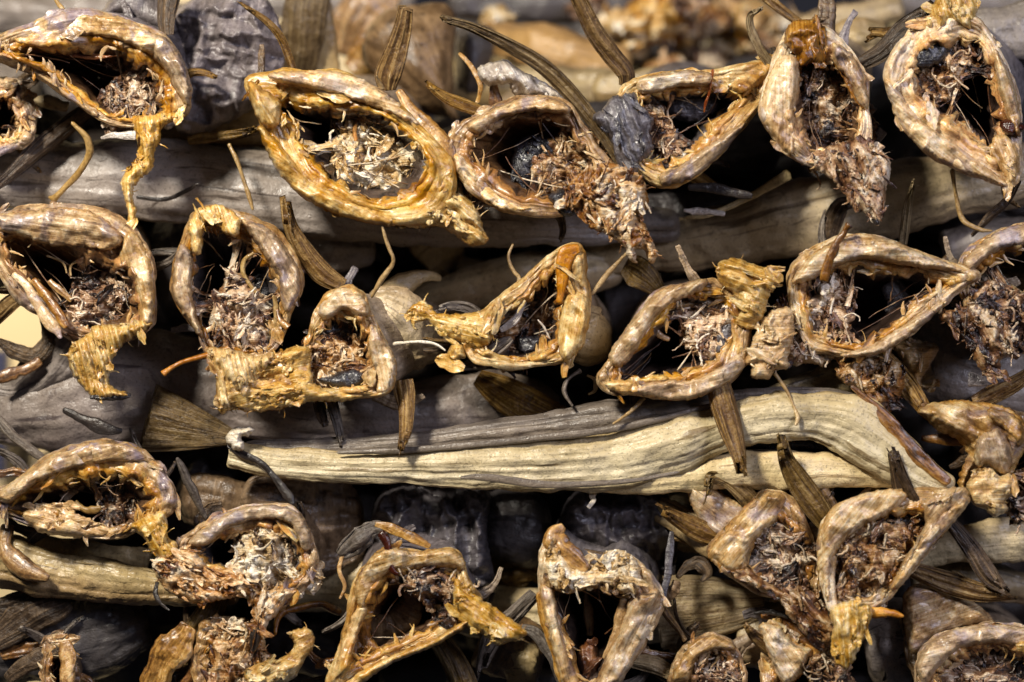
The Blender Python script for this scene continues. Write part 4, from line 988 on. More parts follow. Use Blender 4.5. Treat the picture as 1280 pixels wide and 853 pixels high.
# ---- right edge between rows
f = ring_fish('skull like grey tan fish at the right edge with a hanging yellow tip', 'B3',
  '860,140|880,200 900,80|920,160 960,75|960,170 1010,110|1000,190 1030,200|1000,230 1010,320|960,290 950,370|920,320 880,340|890,290 840,270|880,250',
  depth=22, col='purple', skin='tan', lining='brown', body=(1230, 570, 160, 40))
lump(f, 'skin_fold', 'R', '380,335 450,298 540,286 620,288 700,300 790,322 855,380 875,470 840,540 800,612 740,612 690,578 640,602 612,650 588,712 558,665 572,600 598,540 588,492 540,455 480,425 430,385', 2, 13, 'collar_tan', rough=.5, flakes=0)
lump(f, 'skin_fold', 'R', '640,470 680,420 730,400 780,450 800,540 785,608 740,606 690,572 650,590 630,540', -10, 7, 'collar_purple', rough=.7, fa=75, flakes=0)
lump(f, 'skin_fold', 'R', '690,330 760,330 830,370 860,440 830,500 790,450 740,400 700,380', -8, 7, 'collar_brown', rough=.6, flakes=0)
lump(f, 'jaw_tip', 'R', '600,650 650,600 690,580 740,620 785,608 825,640 812,700 770,735 782,775 720,802 675,770 620,735', -10, 9, 'flap_yellow', rough=.5, flakes=10)
lump(f, 'flesh', 'B3', '950,280 1000,240 1030,300 1000,380 950,370', 2, 8, 'flesh_dark', flakes=40)
fin(f, 'B3', '840,60,50 900,30,60 960,0,50 1010,-40,30', (8, 2), 'fin_brown', rays=5)
strip(f, 'skin_strip', 'B3', '690,155,16 760,160,30 840,170,24', (22, 10), 'flap_brown', .5)
strip(f, 'skin_strip', 'B3', '770,240,14 810,220,24 838,200,8', (14, 6), 'fin_dark', .5)

t = trunk('cream body at the right edge under the skull like fish', 'X', '1130,690,720,40 1165,668,708,40 1220,655,702,38 1320,640,700,38', 'trunk_belly', thick=.8)
t = trunk('shadowed grey body filling the gap at the right edge of the second row', 'X', '1080,395,440,60 1140,380,480,56 1200,400,520,56 1300,440,530,60', 'trunk_grey', thick=.6, fold=.12)

# ---- third row
f = ring_fish('third row fish at the left edge, low wide lilac lip and bent yellow tongue', 'B0',
  '-60,335|20,350 60,268|130,305 150,198|215,290 260,162|270,268 380,172|345,268 442,225|395,288 495,305|425,330 490,370|415,375 410,410|370,400 330,445|320,412 180,425|230,402 60,395|120,372',
  depth=-4, tilt=(-3, 4), col='purple', skin='grey', lining='brown', body=(80, 600, 180, 40))
lump(f, 'flesh', 'B0', '285,310 320,265 380,260 425,290 430,350 390,395 330,400 300,360', 8, 8, 'flesh_dark', flakes=70)
lump(f, 'neck_flap', 'B0', '375,405 430,375 475,365 480,430 510,465 490,500 445,495 415,450', -10, 7, 'flap_yellow', fa=60, flakes=30, hair=8)
lump(f, 'inner_shred', 'B0', '60,370 110,340 180,350 240,380 330,420 250,440 140,430 90,410', -2, 5, 'flap_tan', fa=15, flakes=20)
bone(f, 'B0', '215,335,10 245,360,16 290,355,12', (2, 0)); strip(f, 'rib', 'B0', '180,330,26 220,290,34 260,265,20', (12, 8), 'skin_tan', .6)
bone(f, 'B0', '590,390,14 560,330,24 530,260,24 505,210,8', (4, -8), 'fin_grey')

t = trunk('tan body sweeping from the lower left edge into the crumbly brown neck', 'X',
  '-60,640,700,24 0,664,730,20 60,690,745,18 120,700,752,16 180,708,756,16 240,722,757,18 300,732,756,24', 'trunk_brown', thick=.7, fold=.12)
bone(t, 'B0', '20,400,30 15,470,40 60,520,50 140,560,30', (14, 4), 'flap_tan')
strip(t, 'fin_stub', 'B0', '450,565,10 445,600,16 460,630,12 485,648,4', (-2, -6), 'dark_strand', .5)
t = trunk('shadowed brown slab of skin above the lower left tan body', 'B0', '60,430,490,44 180,440,510,40 300,455,530,38 420,480,560,40', 'trunk_brown', thick=.5)

f = ring_fish('third row fish with lilac lip, crumbly pale flesh and a black tipped spike', 'B0',
  '505,470|565,480 560,410|615,445 640,368|685,432 755,342|750,428 840,358|800,430 885,430|850,485 908,505|858,535 885,570|830,572 810,625|765,590 700,610|700,560 590,560|630,520',
  depth=-6, tilt=(-2, 2), col='purple', skin='brown', lining='grey', body=(390, 640, 160, 44))
lump(f, 'flesh', 'B0', '690,500 710,440 780,430 850,460 895,510 885,570 830,610 760,620 700,580', -2, 10, 'flesh_cream', flakes=170, fl=(3, 8))
lump(f, 'spike', 'B0', '720,610 780,585 845,590 810,640 770,680 745,730 730,765 715,750 718,690 730,650', -8, 6, 'flesh_pink', fa=105, flakes=60, hair=8)
strip(f, 'dark_tip', 'B0', '735,690,24 728,730,26 724,765,10', (-14, -12), 'dark_strand', .6)
lump(f, 'torn_neck', 'B0', '435,510 500,470 560,480 600,530 680,530 715,600 640,615 560,630 490,600 460,570', -10, 8, 'flesh_pink', flakes=120, fl=(4, 12), hair=14, fa=20)
t = trunk('tan to dark grey body standing behind the crumbly pale neck of the third row', 'X', '300,600,660,34 340,588,690,40 385,592,720,46 430,600,710,52 455,612,690,58', 'skin_brown', thick=.3, fold=.3, cap=(.1, .1))

t = trunk('long cream body low behind the bottom necks with a ribbed tail fan at right', 'X',
  '340,710,770,66 400,695,765,62 480,700,778,62 560,715,790,62 640,735,798,62 740,735,800,62 830,738,806,62 900,735,790,62 960,725,760,64', 'trunk_belly', thick=.7, fold=.06)
fin(t, 'B2', '905,622,80 830,632,140 740,640,185 660,648,205 600,655,215', (24, 30), 'fin_pale', rays=11, cup=.1, name='tail_fin', fray=.05, ray_amp=.6, fold=.12)
bone(t, 'B0', '975,655,16 920,630,20 860,640,18 800,660,18 785,720,8', (24, 10), 'flap_brown')

# ---- bottom row
t = thing('dried_fish', 'dark grey upright body behind the bent orange necked fish at the bottom', 'fish', (545, 650, 45), GROUP)
lump(t, 'body', 'B1', '420,400 440,320 500,283 620,286 730,286 762,330 750,420 762,500 780,590 745,640 690,600 640,560 540,520 450,480', 46, 20, 'skin_charcoal', rough=.6, flakes=0, fa=80, jag=2)
f = ring_fish('bottom fish bent into a triangle of orange strips with a dark red curl on top', 'B1',
  '290,870|365,790 325,760|385,700 365,600|425,625 400,520|470,565 465,468|530,548 560,478|600,532 655,472|640,545 695,540|652,600 735,620|665,650 690,690|640,672 600,742|575,705 470,795|480,745 360,850|400,775',
  depth=-10, tilt=(2, -2), col='yellow', skin='grey', lining='brown', body=(545, 640, 160, 44), lip=.55)
lump(f, 'flesh', 'B1', '535,540 600,520 650,540 690,600 680,660 640,680 600,640 550,600', -8, 8, 'flesh_dark', flakes=80)
lump(f, 'neck_flap', 'B1', '660,560 700,590 760,630 830,680 866,715 790,745 740,720 690,690 660,660', -16, 8, 'flap_yellow', fa=38, flakes=36, hair=10)
lump(f, 'inner_skin', 'B1', '385,580 440,570 470,600 430,650 420,720 450,760 390,780 370,700', -6, 4, 'flap_brown', fa=80, flakes=8)
strip(f, 'curl', 'B1', '445,425,20 468,455,26 472,500,22 480,530,18 498,545,8', (-18, -20), 'resin_red', .7)
strip(f, 'torn_skin', 'B1', '430,400,12 480,415,24 540,440,28 590,466,12', (-6, -10), 'flap_tan', .25)
strip(f, 'torn_skin', 'B1', '330,490,30 370,450,56 430,415,46 470,425,20', (-2, -6), 'fin_grey', .2, rough=1.8, fold=.4)
strip(f, 'torn_skin', 'B1', '345,470,8 330,530,12 345,580,10 330,615,4', (-2, -4), 'flap_tan', .4)
strip(f, 'rib', 'B1', '420,700,60 500,690,80 540,620,70 530,570,40', (14, 12), 'skin_brown', .5)
fin(f, 'B1', '620,730,70 660,800,80 690,880,76 700,940,60', (4, 0), 'fin_olive', rays=6)
bone(f, 'B1', '260,810,10 300,795,20 330,785,10', (0, 0), 'flap_brown')

t = thing('dried_fish', 'charcoal hood of skin behind the pale forked fish at the bottom centre', 'fish', (770, 660, 45), GROUP)
lump(t, 'body', 'B2', '310,450 335,340 400,288 500,282 605,290 650,390 655,480 640,560 560,560 480,520 400,540 330,510', 46, 20, 'skin_charcoal', rough=.6, flakes=0, fa=75, jag=2)
strip(t, 'white_shred', 'B2', '425,295,16 412,320,20 415,335,14 400,355,10', (10, 2), 'bone_white', .5)
f = ring_fish('bottom centre fish with forked pale neck, curled skin ear and a red brown lobe inside', 'B2',
  '265,600|315,620 262,500|325,560 295,430|350,565 360,480|400,575 430,520|450,585 490,480|500,585 560,520|522,610 612,590|530,660 598,680|495,720 540,780|465,790 450,900|420,850 350,900|370,840 300,760|335,720',
  depth=-10, tilt=(0, 0), col='pale', skin='grey', lining='dark', body=(760, 640, 160, 46), lip=.55)
lump(f, 'torn_neck', 'B2', '275,500 295,440 340,490 400,530 450,480 510,480 550,530 545,590 500,600 440,580 380,590 330,600 290,570', -16, 7, 'flesh_cream', flakes=90, hair=10)
strip(f, 'curled_ear', 'B2', '330,405,20 305,430,46 320,470,60 360,505,56 400,530,24', (-14, -20), 'flap_tan', .4, rough=1.4)
lump(f, 'red_lobe', 'B2', '370,760 395,738 425,745 435,790 430,860 380,870 365,810', 2, 7, 'flap_red', fa=85, flakes=4)
strip(f, 'rib', 'B2', '510,600,20 500,650,34 480,720,34 450,790,20', (-10, -10), 'flap_tan', .6)
strip(f, 'rib', 'B2', '390,585,14 400,640,22 405,720,18', (16, 14), 'flap_tan', .6)
strip(f, 'rib', 'B2', '270,590,40 290,680,56 330,780,60 360,880,50', (-12, -12), 'flap_tan', .5)
strip(f, 'skin_strip', 'B2', '195,700,20 250,715,34 300,780,36 330,860,24', (10, 4), 'fin_grey', .4)
fin(f, 'B2', '250,600,44 190,660,56 130,720,64 100,800,30', (14, 8), 'fin_grey', rays=5)
fin(f, 'B2', '520,790,40 590,800,60 650,830,46 710,850,14', (6, 0), 'fin_pale', rays=5)
strip(f, 'skin_strip', 'B2', '640,420,10 632,490,20 625,560,24 600,640,18', (8, 0), 'skin_charcoal', .3)

t = trunk('pale oval scrap of skin low in the shadow left of the forked fish', 'B2', '155,800,830,30 170,750,870,30 200,730,890,30 235,750,890,30 255,800,850,30', 'trunk_brown', thick=.4, cap=(.1, .1))
t = trunk('tail fan of a fish in the dark gap between the two charcoal bodies', 'B2', '95,500,560,70 130,480,590,66 190,450,600,62 250,500,580,62 265,560,580,66', 'fin_olive', thick=.25, fold=.2)

f = ring_fish('rounded tan fish at lower right with a long slanting neck left of the V neck', 'B3',
  '78,490|190,505 115,425|215,430 195,350|255,395 250,308|290,400 325,335|325,440 375,430|365,475 400,540|360,530 385,600|325,590 280,615|280,580 160,560|210,545',
  depth=-6, tilt=(2, 0), col='brown', skin='tan', lining='dark', body=(940, 590, 130, 40), lip=.55)
lump(f, 'flesh', 'B3', '190,470 230,410 300,410 360,460 385,540 350,590 280,590 220,550', -4, 9, 'flesh_dark', flakes=120)
lump(f, 'torn_neck', 'B3', '140,540 200,540 280,580 340,590 395,600 425,650 440,690 430,745 390,735 330,690 280,620 200,575', -14, 7, 'flesh_brown', fa=45, flakes=60, hair=10)
fin(f, 'B3', '120,440,60 60,415,70 0,385,50 -45,360,24', (4, -6), 'fin_brown', rays=4)
fin(f, 'B3', '215,350,60 190,320,60 140,280,44 90,265,30 78,300,12', (4, -8), 'fin_olive', rays=4)
strip(f, 'skin_strip', 'B3', '-10,555,10 20,520,26 50,510,30 75,540,24 60,565,8', (8, 4), 'fin_dark', .25, rough=1.6)

f = ring_fish('lower right fish with V shaped pale lip, flesh inside and an orange spout below', 'B3',
  '392,480|432,520 410,390|470,445 470,335|545,405 600,302|620,385 720,300|690,370 800,320|740,375 770,400|690,440 690,500|620,510 630,580|590,560 560,640|535,610 460,660|470,590 405,570|432,560',
  depth=-14, tilt=(1, 1), col='pale', skin='tan', lining='dark', body=(1110, 660, 140, 44), lip=.5)
lump(f, 'flesh', 'B3', '445,500 500,430 580,400 650,400 670,450 620,520 590,590 540,640 470,630 445,570', -10, 9, 'flesh_brown', flakes=160)
lump(f, 'spout', 'B3', '430,650 470,620 540,630 545,680 515,750 482,812 445,800 430,750 435,700', -22, 8, 'flap_yellow', fa=85, flakes=20)
lump(f, 'junction', 'B3', '690,340 760,300 820,300 825,345 770,380 740,440 680,490 640,540 610,560 660,470 700,400', -18, 6, 'flap_tan', fa=-50, flakes=30)
bone(f, 'B3', '540,655,30 590,652,26 640,665,6', (-18, -20), 'bone_amber')
strip(f, 'rib', 'B3', '440,420,20 425,500,36 425,580,36 435,650,20', (-18, -20), 'collar_pale', .6)
fin(f, 'B3', '770,390,40 830,470,56 880,550,60 930,590,24', (-6, -12), 'fin_dark', rays=5)
fin(f, 'B3', '660,530,50 760,570,70 860,600,60 935,605,24', (4, -6), 'fin_brown', rays=5)

f = ring_fish('lilac lipped fish in the bottom right corner, opening full of dark flesh', 'B3',
  '670,800|740,830 705,740|785,795 790,702|840,775 890,682|905,765 1000,705|985,790 1080,800|1010,840 1080,920|1000,890 960,990|930,920 800,980|840,910 690,900|760,870',
  depth=-4, col='purple', skin='tan', lining='dark', body=(1220, 790, 180, 44), lip=.5)
lump(f, 'flesh', 'B3', '740,840 800,790 900,775 1000,810 1020,880 940,930 820,930 760,890', 2, 8, 'flesh_dark', flakes=90)
lump(f, 'neck_flap', 'B3', '960,740 1010,730 1020,780 970,770', -10, 5, 'flap_yellow', flakes=6)
fin(f, 'B3', '700,720,120 720,650,170 760,590,150 740,560,60', (22, 12), 'fin_olive', rays=8)
fin(f, 'B3', '860,690,50 800,640,70 750,590,60', (12, 10), 'fin_olive', rays=5)
strip(f, 'skin_fold', 'B3', '650,640,40 675,720,60 690,800,60 700,880,40', (16, 4), 'skin_brown', .3, fold=.3)

f = ring_fish('small tan fish at the bottom between the spout and the rounded brown lump', 'B3',
  '230,760|290,770 250,680|310,730 320,700|340,760 400,740|380,790 430,800|380,830 420,900|360,870 320,930|320,880 240,880|280,840',
  depth=0, col='tan', skin='tan', lining='brown', body=(980, 790, 150, 36))
lump(f, 'flesh', 'B3', '380,800 420,770 470,790 480,850 420,880 390,850', -8, 7, 'flesh_brown', flakes=30)
fin(f, 'B3', '340,800,40 280,770,50 220,730,40 190,690,14', (-2, -10), 'fin_brown', rays=4)
strip(f, 'skin_fold', 'B3', '230,660,20 290,670,40 350,720,44 430,760,24', (4, -4), 'flap_brown', .5)
strip(f, 'skin_strip', 'B3', '210,655,8 260,652,14 310,668,10', (0, -4), 'dark_strand', .5)

f = ring_fish('rounded brown necked fish at the bottom edge below the ribbed tail fan', 'B2',
  '635,860|720,850 650,790|725,800 690,735|745,770 760,712|775,770 820,750|805,800 850,830|810,850 830,930|780,900 700,960|740,900',
  depth=0, col='brown', skin='tan', lining='dark', body=(880, 800, 150, 36), lip=.5)
lump(f, 'flesh', 'B2', '720,830 760,790 810,800 830,850 790,890 730,880', 0, 8, 'flesh_dark', flakes=50)
bone(f, 'B2', '600,620,16 640,680,22 680,735,16', (14, 2), 'fin_brown')

f = ring_fish('bottom left fish with a furry tan edge and a yellow hooked neck', 'B0',
  '560,740|610,750 580,680|630,720 660,670|670,720 720,690|710,740 760,760|720,780 780,850|720,830 700,920|670,870 590,900|620,850 550,820|600,800',
  depth=2, col='brown', skin='brown', lining='dark', body=(270, 800, 170, 36))
lump(f, 'flesh', 'B0', '590,720 660,690 720,720 760,800 740,880 640,900 600,820', 0, 8, 'flesh_brown', flakes=80)
lump(f, 'hooked_neck', 'B0', '700,820 760,790 810,780 840,750 830,710 880,695 900,740 870,790 840,840 780,870 720,880', -8, 7, 'flap_yellow', fa=-30, flakes=70, hair=16)
strip(f, 'furry_skin', 'B0', '420,900,60 460,810,70 500,750,70 540,690,40', (4, 0), 'flap_tan', .5, rough=2.0)
fin(f, 'B0', '630,600,60 590,670,90 550,740,90 530,790,40', (14, 6), 'fin_olive', rays=8)
strip(f, 'skin_strip', 'B0', '520,870,30 570,810,40 610,760,20', (6, 2), 'flap_brown', .5)

t = trunk('dark slate body with a folded fin in the lower left corner', 'X', '-60,770,830,46 0,765,850,44 60,752,850,42 120,740,845,42 165,738,820,46 185,745,800,54', 'trunk_dark', thick=.6, fold=.12, cap=(.03, .12))
strip(t, 'fin_fold', 'B0', '-20,740,60 60,680,100 140,640,90 200,620,40', (28, 24), 'fin_dark', .25, rough=1.2)
strip(t, 'fin_fold', 'B0', '-20,640,40 60,630,60 160,600,50 240,600,20', (28, 26), 'fin_dark', .25)
f = ring_fish('scrap of a reddish tan fish at the bottom left edge under the slate body', 'B0',
  '120,760|150,780 140,720|170,760 190,730|190,780 215,790|190,810 220,880|190,870 180,950|170,900 130,900|150,860',
  depth=6, col='brown', skin='brown', lining='brown', body=(80, 810, 120, 30))
strip(f, 'skin_strip', 'B0', '20,850,30 80,800,50 150,770,40 200,760,20', (10, 2), 'fin_dark', .4)
strip(f, 'skin_strip', 'B0', '185,735,30 195,800,44 190,870,40', (-2, -6), 'collar_brown', .5)

# ---- broad smooth folds of outer skin lying over the lips
SKINS = [
 ('bottom right corner', 'B3', '640,600 690,570 760,580 850,630 900,690 820,692 740,722 690,780 655,800 640,700', 'collar_tan', 12),
 ('rounded tan fish', 'B3', '20,300 80,290 150,330 200,370 160,420 110,440 60,400', 'collar_tan', 6),
 ('top left corner', 'T0', '40,140 150,84 260,50 400,52 520,95 600,160 560,205 450,158 330,138 200,158 100,178', 'collar_tan', 0),
 ('top left corner', 'T0', '560,125 640,165 695,280 697,390 650,345 610,265 560,205', 'collar_purple', 0),
 ('largest top row', 'T1', '170,268 300,262 430,266 545,310 645,382 720,455 660,450 580,415 480,372 380,345 270,318 190,302', 'collar_pale', -7),
 ('largest top row', 'T1', '125,465 195,515 285,630 380,705 520,755 650,800 600,832 430,795 290,725 185,612', 'collar_yellow', -7),
 ('largest top row', 'T1', '90,300 150,330 210,380 200,460 170,470 130,450 100,380', 'collar_yellow', -6),
 ('middle top row', 'T2', '70,455 200,385 320,352 430,375 440,420 320,410 200,432 115,495', 'collar_tan', -4),
 ('middle top row', 'T2', '22,560 80,600 150,680 250,745 335,760 230,788 105,725 35,640', 'collar_pale', -4),
 ('yellow lip pointing', 'T2', '700,295 850,260 960,268 965,312 850,322 720,345', 'collar_pale', 1),
 ('yellow lip pointing', 'T2', '790,685 900,655 1000,570 1105,445 1060,465 940,548 850,612 780,640', 'collar_purple', 0),
 ('narrow upright', 'T3', '372,205 430,215 440,330 420,430 440,520 405,578 330,495 297,420 312,320 345,240', 'collar_pale', -11),
 ('narrow upright', 'T3', '560,160 620,190 680,285 692,400 655,380 620,300 570,235', 'collar_purple', -9),
 ('flesh crown', 'T3', '752,290 800,325 850,400 930,470 1040,550 1150,630 1205,688 1050,640 900,560 798,440', 'collar_pale', -11),
 ('flesh crown', 'T3', '1150,170 1205,250 1245,380 1255,500 1220,470 1190,390 1165,290', 'collar_tan', -10),
 ('tall arched opening', 'M0', '890,105 1000,145 1085,260 1108,350 1060,445 1035,400 1020,320 965,225', 'collar_purple', -5),
 ('tall arched opening', 'M0', '635,310 662,195 712,240 702,340 720,430 748,545 690,475 636,385', 'collar_pale', -5),
 ('left edge with a drooping', 'M0', '470,140 540,210 568,330 565,470 520,490 505,380 480,300 430,250', 'collar_tan', -4),
 ('small round necked', 'M1', '345,440 420,355 505,372 535,440 500,468 440,438 380,470', 'collar_pale', -9),
 ('small round necked', 'M1', '540,480 605,560 635,650 610,738 560,740 548,640 530,560', 'collar_pale', -9),
 ('triangular opening', 'M2', '425,400 480,370 522,420 500,555 430,622 405,545', 'collar_yellow', -9),
 ('leaning up to a pale', 'M2', '690,745 690,712 800,692 900,690 1000,645 1065,600 1090,642 1000,722 870,766', 'collar_purple', -13),
 ('leaning up to a pale', 'M2', '590,600 680,470 760,375 850,340 950,320 930,365 850,400 770,460 690,590 620,650', 'collar_tan', -12),
 ('pointed at right', 'M3', '410,330 480,235 560,182 650,153 790,180 900,230 1060,290 900,282 780,262 650,250 560,285 480,325', 'collar_pale', -11),
 ('pointed at right', 'M3', '590,600 700,562 800,505 900,440 980,405 870,510 740,592 650,608', 'collar_pale', -11),
 ('cut by the right edge', 'M3', '1040,255 1120,175 1200,132 1300,122 1300,195 1200,205 1120,252 1070,295', 'collar_purple', -5),
 ('low wide lilac lip', 'B0', '-10,318 80,248 160,198 270,162 385,175 440,230 400,232 300,228 200,248 100,288 30,340', 'collar_purple', -8),
 ('black tipped spike', 'B0', '535,455 600,400 680,358 780,346 855,368 890,440 870,480 820,402 740,390 650,412 590,462', 'collar_purple', -10),
 ('forked pale neck', 'B2', '520,615 560,595 608,595 592,690 540,782 470,880 415,880 450,780 492,700', 'collar_pale', -14),
 ('forked pale neck', 'B2', '262,590 300,585 320,680 350,780 380,880 340,890 300,770', 'collar_tan', -14),
 ('triangle of orange', 'B1', '370,590 405,515 465,465 540,478 655,470 690,530 640,525 540,530 470,545 420,610 395,650', 'collar_pale', -14),
 ('triangle of orange', 'B1', '295,860 330,760 372,650 410,640 390,700 360,790 340,860', 'collar_yellow', -14),
 ('triangle of orange', 'B1', '340,850 470,780 600,725 690,672 700,690 600,750 480,800 370,870', 'collar_yellow', -14),
 ('long slanting neck', 'B3', '82,492 120,422 190,352 245,308 300,325 275,400 222,440 192,520 150,545', 'collar_tan', -10),
 ('V shaped pale lip', 'B3', '392,490 410,390 470,333 600,300 650,318 605,368 525,408 472,448 442,500 436,600 420,630 398,560', 'collar_pale', -18),
 ('V shaped pale lip', 'B3', '830,330 780,400 700,490 630,580 600,580 660,480 720,400 770,350', 'collar_tan', -18),
 ('bottom right corner', 'B3', '675,800 735,722 850,688 1000,700 1010,752 900,742 800,762 740,815 700,860', 'collar_purple', -8),
 ('bottom edge below the ribbed', 'B2', '640,840 690,740 760,716 820,755 760,765 710,790 690,850', 'collar_tan', -4),
 ('between the spout', 'B3', '225,690 280,690 330,740 380,760 350,830 300,860 260,800', 'collar_pale', -4),
]
for key, crop_, poly_, mat_, d_ in SKINS:
    o = [q for q in COL.objects if q.parent is None and key in q.get('label', '')]
    assert len(o) == 1, (key, len(o))
    lump(o[0], 'skin_fold', crop_, poly_, d_, 6.0, mat_, rough=.55, flakes=0, jag=2.2)

# ---- bodies in the gaps between the rows, several coloured dark to look shaded
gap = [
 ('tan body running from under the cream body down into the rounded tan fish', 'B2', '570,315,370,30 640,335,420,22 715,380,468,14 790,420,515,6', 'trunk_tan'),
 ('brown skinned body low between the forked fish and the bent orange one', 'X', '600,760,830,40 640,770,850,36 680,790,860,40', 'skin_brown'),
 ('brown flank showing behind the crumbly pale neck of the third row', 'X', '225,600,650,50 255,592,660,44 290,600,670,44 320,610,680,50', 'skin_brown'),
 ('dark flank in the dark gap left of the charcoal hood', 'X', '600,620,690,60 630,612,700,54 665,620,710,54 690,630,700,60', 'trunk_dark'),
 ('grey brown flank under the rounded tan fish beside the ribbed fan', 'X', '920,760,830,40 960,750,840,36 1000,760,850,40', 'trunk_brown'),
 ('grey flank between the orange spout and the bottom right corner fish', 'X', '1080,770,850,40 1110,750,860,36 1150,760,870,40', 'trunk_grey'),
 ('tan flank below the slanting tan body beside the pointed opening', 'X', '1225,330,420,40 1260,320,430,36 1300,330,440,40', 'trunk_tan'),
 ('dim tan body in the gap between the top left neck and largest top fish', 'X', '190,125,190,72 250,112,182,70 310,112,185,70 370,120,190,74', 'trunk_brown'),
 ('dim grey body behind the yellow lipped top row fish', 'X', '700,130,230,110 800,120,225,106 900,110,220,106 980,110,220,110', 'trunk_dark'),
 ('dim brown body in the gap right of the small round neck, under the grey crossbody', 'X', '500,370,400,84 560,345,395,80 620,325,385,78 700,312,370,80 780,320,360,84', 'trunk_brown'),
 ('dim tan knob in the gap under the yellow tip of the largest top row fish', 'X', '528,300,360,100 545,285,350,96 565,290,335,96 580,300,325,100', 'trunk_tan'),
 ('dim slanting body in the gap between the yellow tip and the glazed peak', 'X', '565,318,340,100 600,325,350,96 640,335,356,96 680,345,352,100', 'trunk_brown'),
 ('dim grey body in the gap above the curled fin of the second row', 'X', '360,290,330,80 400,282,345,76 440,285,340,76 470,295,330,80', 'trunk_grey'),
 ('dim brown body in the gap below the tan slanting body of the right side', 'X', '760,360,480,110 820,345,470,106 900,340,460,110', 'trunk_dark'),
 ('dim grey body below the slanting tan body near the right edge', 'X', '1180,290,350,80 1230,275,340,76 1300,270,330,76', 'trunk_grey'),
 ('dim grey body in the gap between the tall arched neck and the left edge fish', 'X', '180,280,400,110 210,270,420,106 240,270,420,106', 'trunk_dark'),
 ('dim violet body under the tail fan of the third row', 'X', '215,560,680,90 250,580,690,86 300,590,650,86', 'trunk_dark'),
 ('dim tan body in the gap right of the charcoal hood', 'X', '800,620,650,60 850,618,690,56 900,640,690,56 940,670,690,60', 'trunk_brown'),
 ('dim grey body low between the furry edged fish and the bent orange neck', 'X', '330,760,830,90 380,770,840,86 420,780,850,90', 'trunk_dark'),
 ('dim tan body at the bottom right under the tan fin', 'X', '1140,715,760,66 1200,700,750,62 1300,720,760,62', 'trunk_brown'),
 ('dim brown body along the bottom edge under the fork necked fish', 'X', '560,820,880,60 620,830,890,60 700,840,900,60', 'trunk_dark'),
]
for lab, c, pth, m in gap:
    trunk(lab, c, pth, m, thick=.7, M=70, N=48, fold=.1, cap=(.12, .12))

# ---- blurred fish further back on top of the pile, some coloured dark as shade
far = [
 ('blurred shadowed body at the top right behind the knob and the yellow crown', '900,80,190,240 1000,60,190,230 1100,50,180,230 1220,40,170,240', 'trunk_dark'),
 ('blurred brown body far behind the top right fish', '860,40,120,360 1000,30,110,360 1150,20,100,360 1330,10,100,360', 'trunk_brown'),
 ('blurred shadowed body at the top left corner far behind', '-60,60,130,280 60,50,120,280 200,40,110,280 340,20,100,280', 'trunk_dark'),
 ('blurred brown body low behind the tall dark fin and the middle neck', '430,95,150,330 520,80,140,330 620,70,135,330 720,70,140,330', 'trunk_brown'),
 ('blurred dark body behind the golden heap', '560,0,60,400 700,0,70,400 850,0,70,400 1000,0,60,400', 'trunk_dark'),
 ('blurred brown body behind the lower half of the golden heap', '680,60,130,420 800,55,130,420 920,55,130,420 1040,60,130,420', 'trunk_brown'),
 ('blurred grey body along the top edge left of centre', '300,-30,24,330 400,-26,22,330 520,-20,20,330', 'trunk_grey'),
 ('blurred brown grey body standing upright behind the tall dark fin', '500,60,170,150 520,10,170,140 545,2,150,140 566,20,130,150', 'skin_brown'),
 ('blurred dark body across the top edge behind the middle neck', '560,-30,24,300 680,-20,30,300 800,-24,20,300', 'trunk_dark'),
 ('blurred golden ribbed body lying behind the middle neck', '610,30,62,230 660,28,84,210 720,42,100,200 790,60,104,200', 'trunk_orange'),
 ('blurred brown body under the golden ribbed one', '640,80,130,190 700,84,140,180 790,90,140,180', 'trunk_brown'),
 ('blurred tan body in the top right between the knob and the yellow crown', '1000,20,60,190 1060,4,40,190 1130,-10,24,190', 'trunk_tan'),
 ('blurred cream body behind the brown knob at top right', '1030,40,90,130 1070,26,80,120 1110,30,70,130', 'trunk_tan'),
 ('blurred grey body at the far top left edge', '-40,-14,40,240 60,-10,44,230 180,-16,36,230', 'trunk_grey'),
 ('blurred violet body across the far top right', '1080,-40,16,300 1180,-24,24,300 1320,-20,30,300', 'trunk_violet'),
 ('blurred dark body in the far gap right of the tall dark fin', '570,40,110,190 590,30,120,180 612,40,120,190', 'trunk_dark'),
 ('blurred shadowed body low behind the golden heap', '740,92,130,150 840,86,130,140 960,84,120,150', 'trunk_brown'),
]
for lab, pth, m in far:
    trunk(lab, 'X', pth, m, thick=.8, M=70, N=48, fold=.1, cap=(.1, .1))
finfar = [('blurred upright olive finned tail left of the largest top row fish', '372,100,40,120 378,50,46,110 382,10,50,106 384,-30,44,106', 'fin_olive'),
          ('blurred tan tail stub beside the olive one behind the top row', '405,110,30,126 402,60,40,120 404,20,34,116 408,2,16,116', 'trunk_tan'),
          ('blurred orange topped scrap at the top edge near the tall fin', '432,70,40,230 445,30,60,220 465,0,60,220 480,-30,50,220', 'flap_tan'),
          ('blurred tan scrap just left of the tall dark fin', '440,90,30,180 470,60,40,176 486,30,30,176', 'flap_tan')]
for lab, pth, m in finfar:
    v = pth.split()[1].split(',')
    t = thing('dried_fish', lab, 'fish', (float(v[0]), float(v[1]), float(v[3])), 'dried fish farther back on the pile')
    strip(t, 'tail', 'X', pth, mat=m, thick=.4, M=50, N=40)
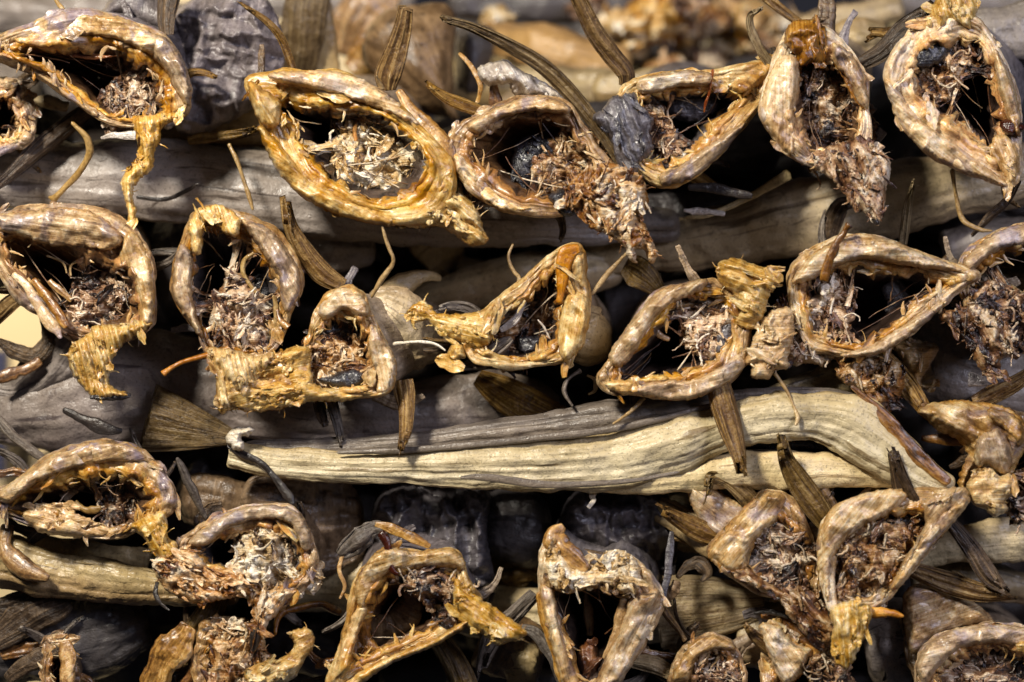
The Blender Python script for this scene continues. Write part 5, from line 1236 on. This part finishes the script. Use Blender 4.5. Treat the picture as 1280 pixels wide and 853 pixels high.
# heap of cut necks far back
heap = [(620, 20, 18, 'over the golden ribbed body'), (655, 62, 18, 'left of the golden ribbed body'), (595, 62, 16, 'beside the pale crumpled skin'), (700, 100, 18, 'low left of the large brown fin'), (985, 30, 18, 'left above the brown knob'), (1060, 60, 18, 'right of the brown knob'), (1090, 20, 16, 'under the yellow crown at its left'), (760, 95, 18, 'below the large brown fin'), (930, 90, 18, 'behind the yellow lip tip'), (860, 8, 18, 'at the top edge between two heaps'), (770, 30, 22, 'top left of the golden heap'), (815, 22, 34, 'largest in the far golden heap'), (845, 45, 24, 'middle of the far golden heap'), (880, 30, 26, 'upper right of the far heap'),
        (905, 12, 22, 'at the top edge above the yellow lip'), (790, 60, 22, 'left foot of the far heap'), (860, 68, 24, 'right foot of the far heap'), (920, 55, 24, 'by the pale curved fin'),
        (750, 66, 20, 'beside the large brown fin'), (940, 20, 24, 'right end of the far heap'), (835, 86, 22, 'just above the yellow upper lip'), (800, 4, 24, 'at the top edge of the far heap'),
        (735, 10, 22, 'above the large brown fin'), (890, 84, 22, 'low by the curved pale fin'), (965, 60, 22, 'in shade left of the brown knob')]
for x, y, r, wh in heap:
    t = thing('dried_fish', 'blurred cut end of a fish %s' % wh, 'fish', (x, y, 330), 'dried fish farther back on the pile')
    k = random.random()
    poly = ' '.join('%.1f,%.1f' % (x + r * (1.15 + .25 * math.sin(3 * a + k * 6)) * math.cos(a), y + r * (.85 + .2 * math.cos(2 * a + k * 9)) * math.sin(a)) for a in [i * math.pi / 5 for i in range(10)])
    lump(t, 'cut_end', 'X', poly, 290 + random.uniform(-30, 40), 14, random.choice(('flesh_cream', 'flesh_brown', 'flap_tan', 'flesh_orange', 'flesh_dark')), step=2.6, flakes=6, rough=1.4)
    strip(t, 'body', 'X', '%f,%f,%f,308 %f,%f,%f,400 %f,%f,%f,520' % (x, y, r * 1.8, x + 4, y - 6, r * 1.6, x + 8, y - 10, r * 1.2), mat='trunk_brown', thick=.9, M=24, N=28)

# ---- mass of fish inside the pile, shade put in as dark colour (nobody could count them)
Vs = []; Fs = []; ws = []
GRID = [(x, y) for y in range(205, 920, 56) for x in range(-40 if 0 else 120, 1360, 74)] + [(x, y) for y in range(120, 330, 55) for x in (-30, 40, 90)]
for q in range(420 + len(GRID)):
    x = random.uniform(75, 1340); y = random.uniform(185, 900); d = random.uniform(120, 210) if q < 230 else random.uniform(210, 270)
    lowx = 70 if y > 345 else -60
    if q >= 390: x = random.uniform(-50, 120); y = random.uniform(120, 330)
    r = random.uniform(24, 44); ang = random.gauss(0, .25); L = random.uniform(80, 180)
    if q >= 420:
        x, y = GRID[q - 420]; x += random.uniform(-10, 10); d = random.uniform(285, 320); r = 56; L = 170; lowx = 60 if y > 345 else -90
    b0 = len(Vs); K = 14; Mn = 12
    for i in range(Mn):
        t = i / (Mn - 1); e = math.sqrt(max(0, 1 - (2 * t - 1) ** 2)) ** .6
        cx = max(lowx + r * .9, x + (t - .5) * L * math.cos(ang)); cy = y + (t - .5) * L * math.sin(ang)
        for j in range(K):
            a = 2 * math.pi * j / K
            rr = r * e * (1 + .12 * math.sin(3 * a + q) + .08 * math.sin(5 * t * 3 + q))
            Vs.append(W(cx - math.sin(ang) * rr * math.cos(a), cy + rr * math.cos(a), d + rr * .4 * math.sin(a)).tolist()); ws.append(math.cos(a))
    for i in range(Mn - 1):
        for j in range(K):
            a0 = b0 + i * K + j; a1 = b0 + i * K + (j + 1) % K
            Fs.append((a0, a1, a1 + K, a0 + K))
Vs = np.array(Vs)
o = mesh_obj('dried_fish_heap', Vs, Fs, MAT['trunk_shaded'], None, Vs * 1000, np.array(ws))
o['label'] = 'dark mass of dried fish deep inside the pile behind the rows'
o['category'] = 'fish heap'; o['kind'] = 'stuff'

# ---- what shows past the left edge of the pile
def slab(name, quad, thick_mm, mat):
    """box whose front face is the four photo points, extruded backwards"""
    V = []
    for x, y, d in quad: V.append(W(x, y, d))
    for x, y, d in quad: V.append(W(x, y, d) + np.array([0, thick_mm * .001, 0]))
    return mesh_obj(name, np.array(V), [(0, 1, 2, 3), (7, 6, 5, 4), (0, 4, 5, 1), (1, 5, 6, 2), (2, 6, 7, 3), (3, 7, 4, 0)], MAT[mat], None, None, None, False)
wl = slab('wall', [(-1500, -900, 560), (500, -900, 560), (500, 1900, 560), (-1500, 1900, 560)], 20, 'wall_cream'); wl['kind'] = 'structure'
t = slab('post', [(-30, 440, 500), (9, 440, 500), (5, 600, 500), (-34, 600, 500)], 12, 'post_blue')
t['label'] = 'dark blue upright post glimpsed behind the pile at the left edge'; t['category'] = 'post'
# ================================================================= camera and lamps
cam = bpy.data.cameras.new('camera'); co = bpy.data.objects.new('camera', cam); COL.objects.link(co)
co.location = (0, 0, CAMZ); co.rotation_euler = (math.pi / 2 - PITCH, 0, 0)
cam.sensor_width = 36; cam.lens = 36 * D / (1280 * S)
cam.clip_start = .01; cam.clip_end = 50
cam.dof.use_dof = True; cam.dof.focus_distance = D + .002; cam.dof.aperture_fstop = 3.3
scene.camera = co

def area(name, cam_xyz, target, size, power, color):
    l = bpy.data.lights.new(name, 'AREA'); l.shape = 'DISK'; l.size = size; l.energy = power; l.color = color
    o = bpy.data.objects.new(name, l); COL.objects.link(o)
    x, y, z = cam_xyz
    p = Vector((x, z * CP + y * SP, y * CP - z * SP + CAMZ))
    o.location = p
    tx, ty, tz = target
    q = Vector((tx, tz * CP + ty * SP, ty * CP - tz * SP + CAMZ))
    o.rotation_euler = (q - p).to_track_quat('-Z', 'Y').to_euler()
    return o
area('stall_lamp', (-.55, .75, .05), (0, 0, D + .05), .20, 29, (1, .92, .79))
area('cool_fill', (.9, .5, -.1), (0.05, 0, D + .05), .6, 11, (.80, .80, 1.0))  # cool fill added to lift the shadows
area('wall_fill', (-.45, .15, D + .34), (-.5, -.05, D + .56), .1, .55, (1, .88, .70))  # unseen lamp added behind the pile to brighten the wall
wd = bpy.data.worlds.new('World'); scene.world = wd; wd.use_nodes = True
bg = wd.node_tree.nodes['Background']; bg.inputs[0].default_value = (.55, .55, .7, 1); bg.inputs[1].default_value = .04
scene.view_settings.view_transform = 'Standard'; scene.view_settings.look = 'None'
scene.view_settings.exposure = 0; scene.view_settings.gamma = 1
scene.render.engine = 'CYCLES'
for o in bpy.data.objects:
    for k in ('_o', '_c'):
        if k in o: del o[k]
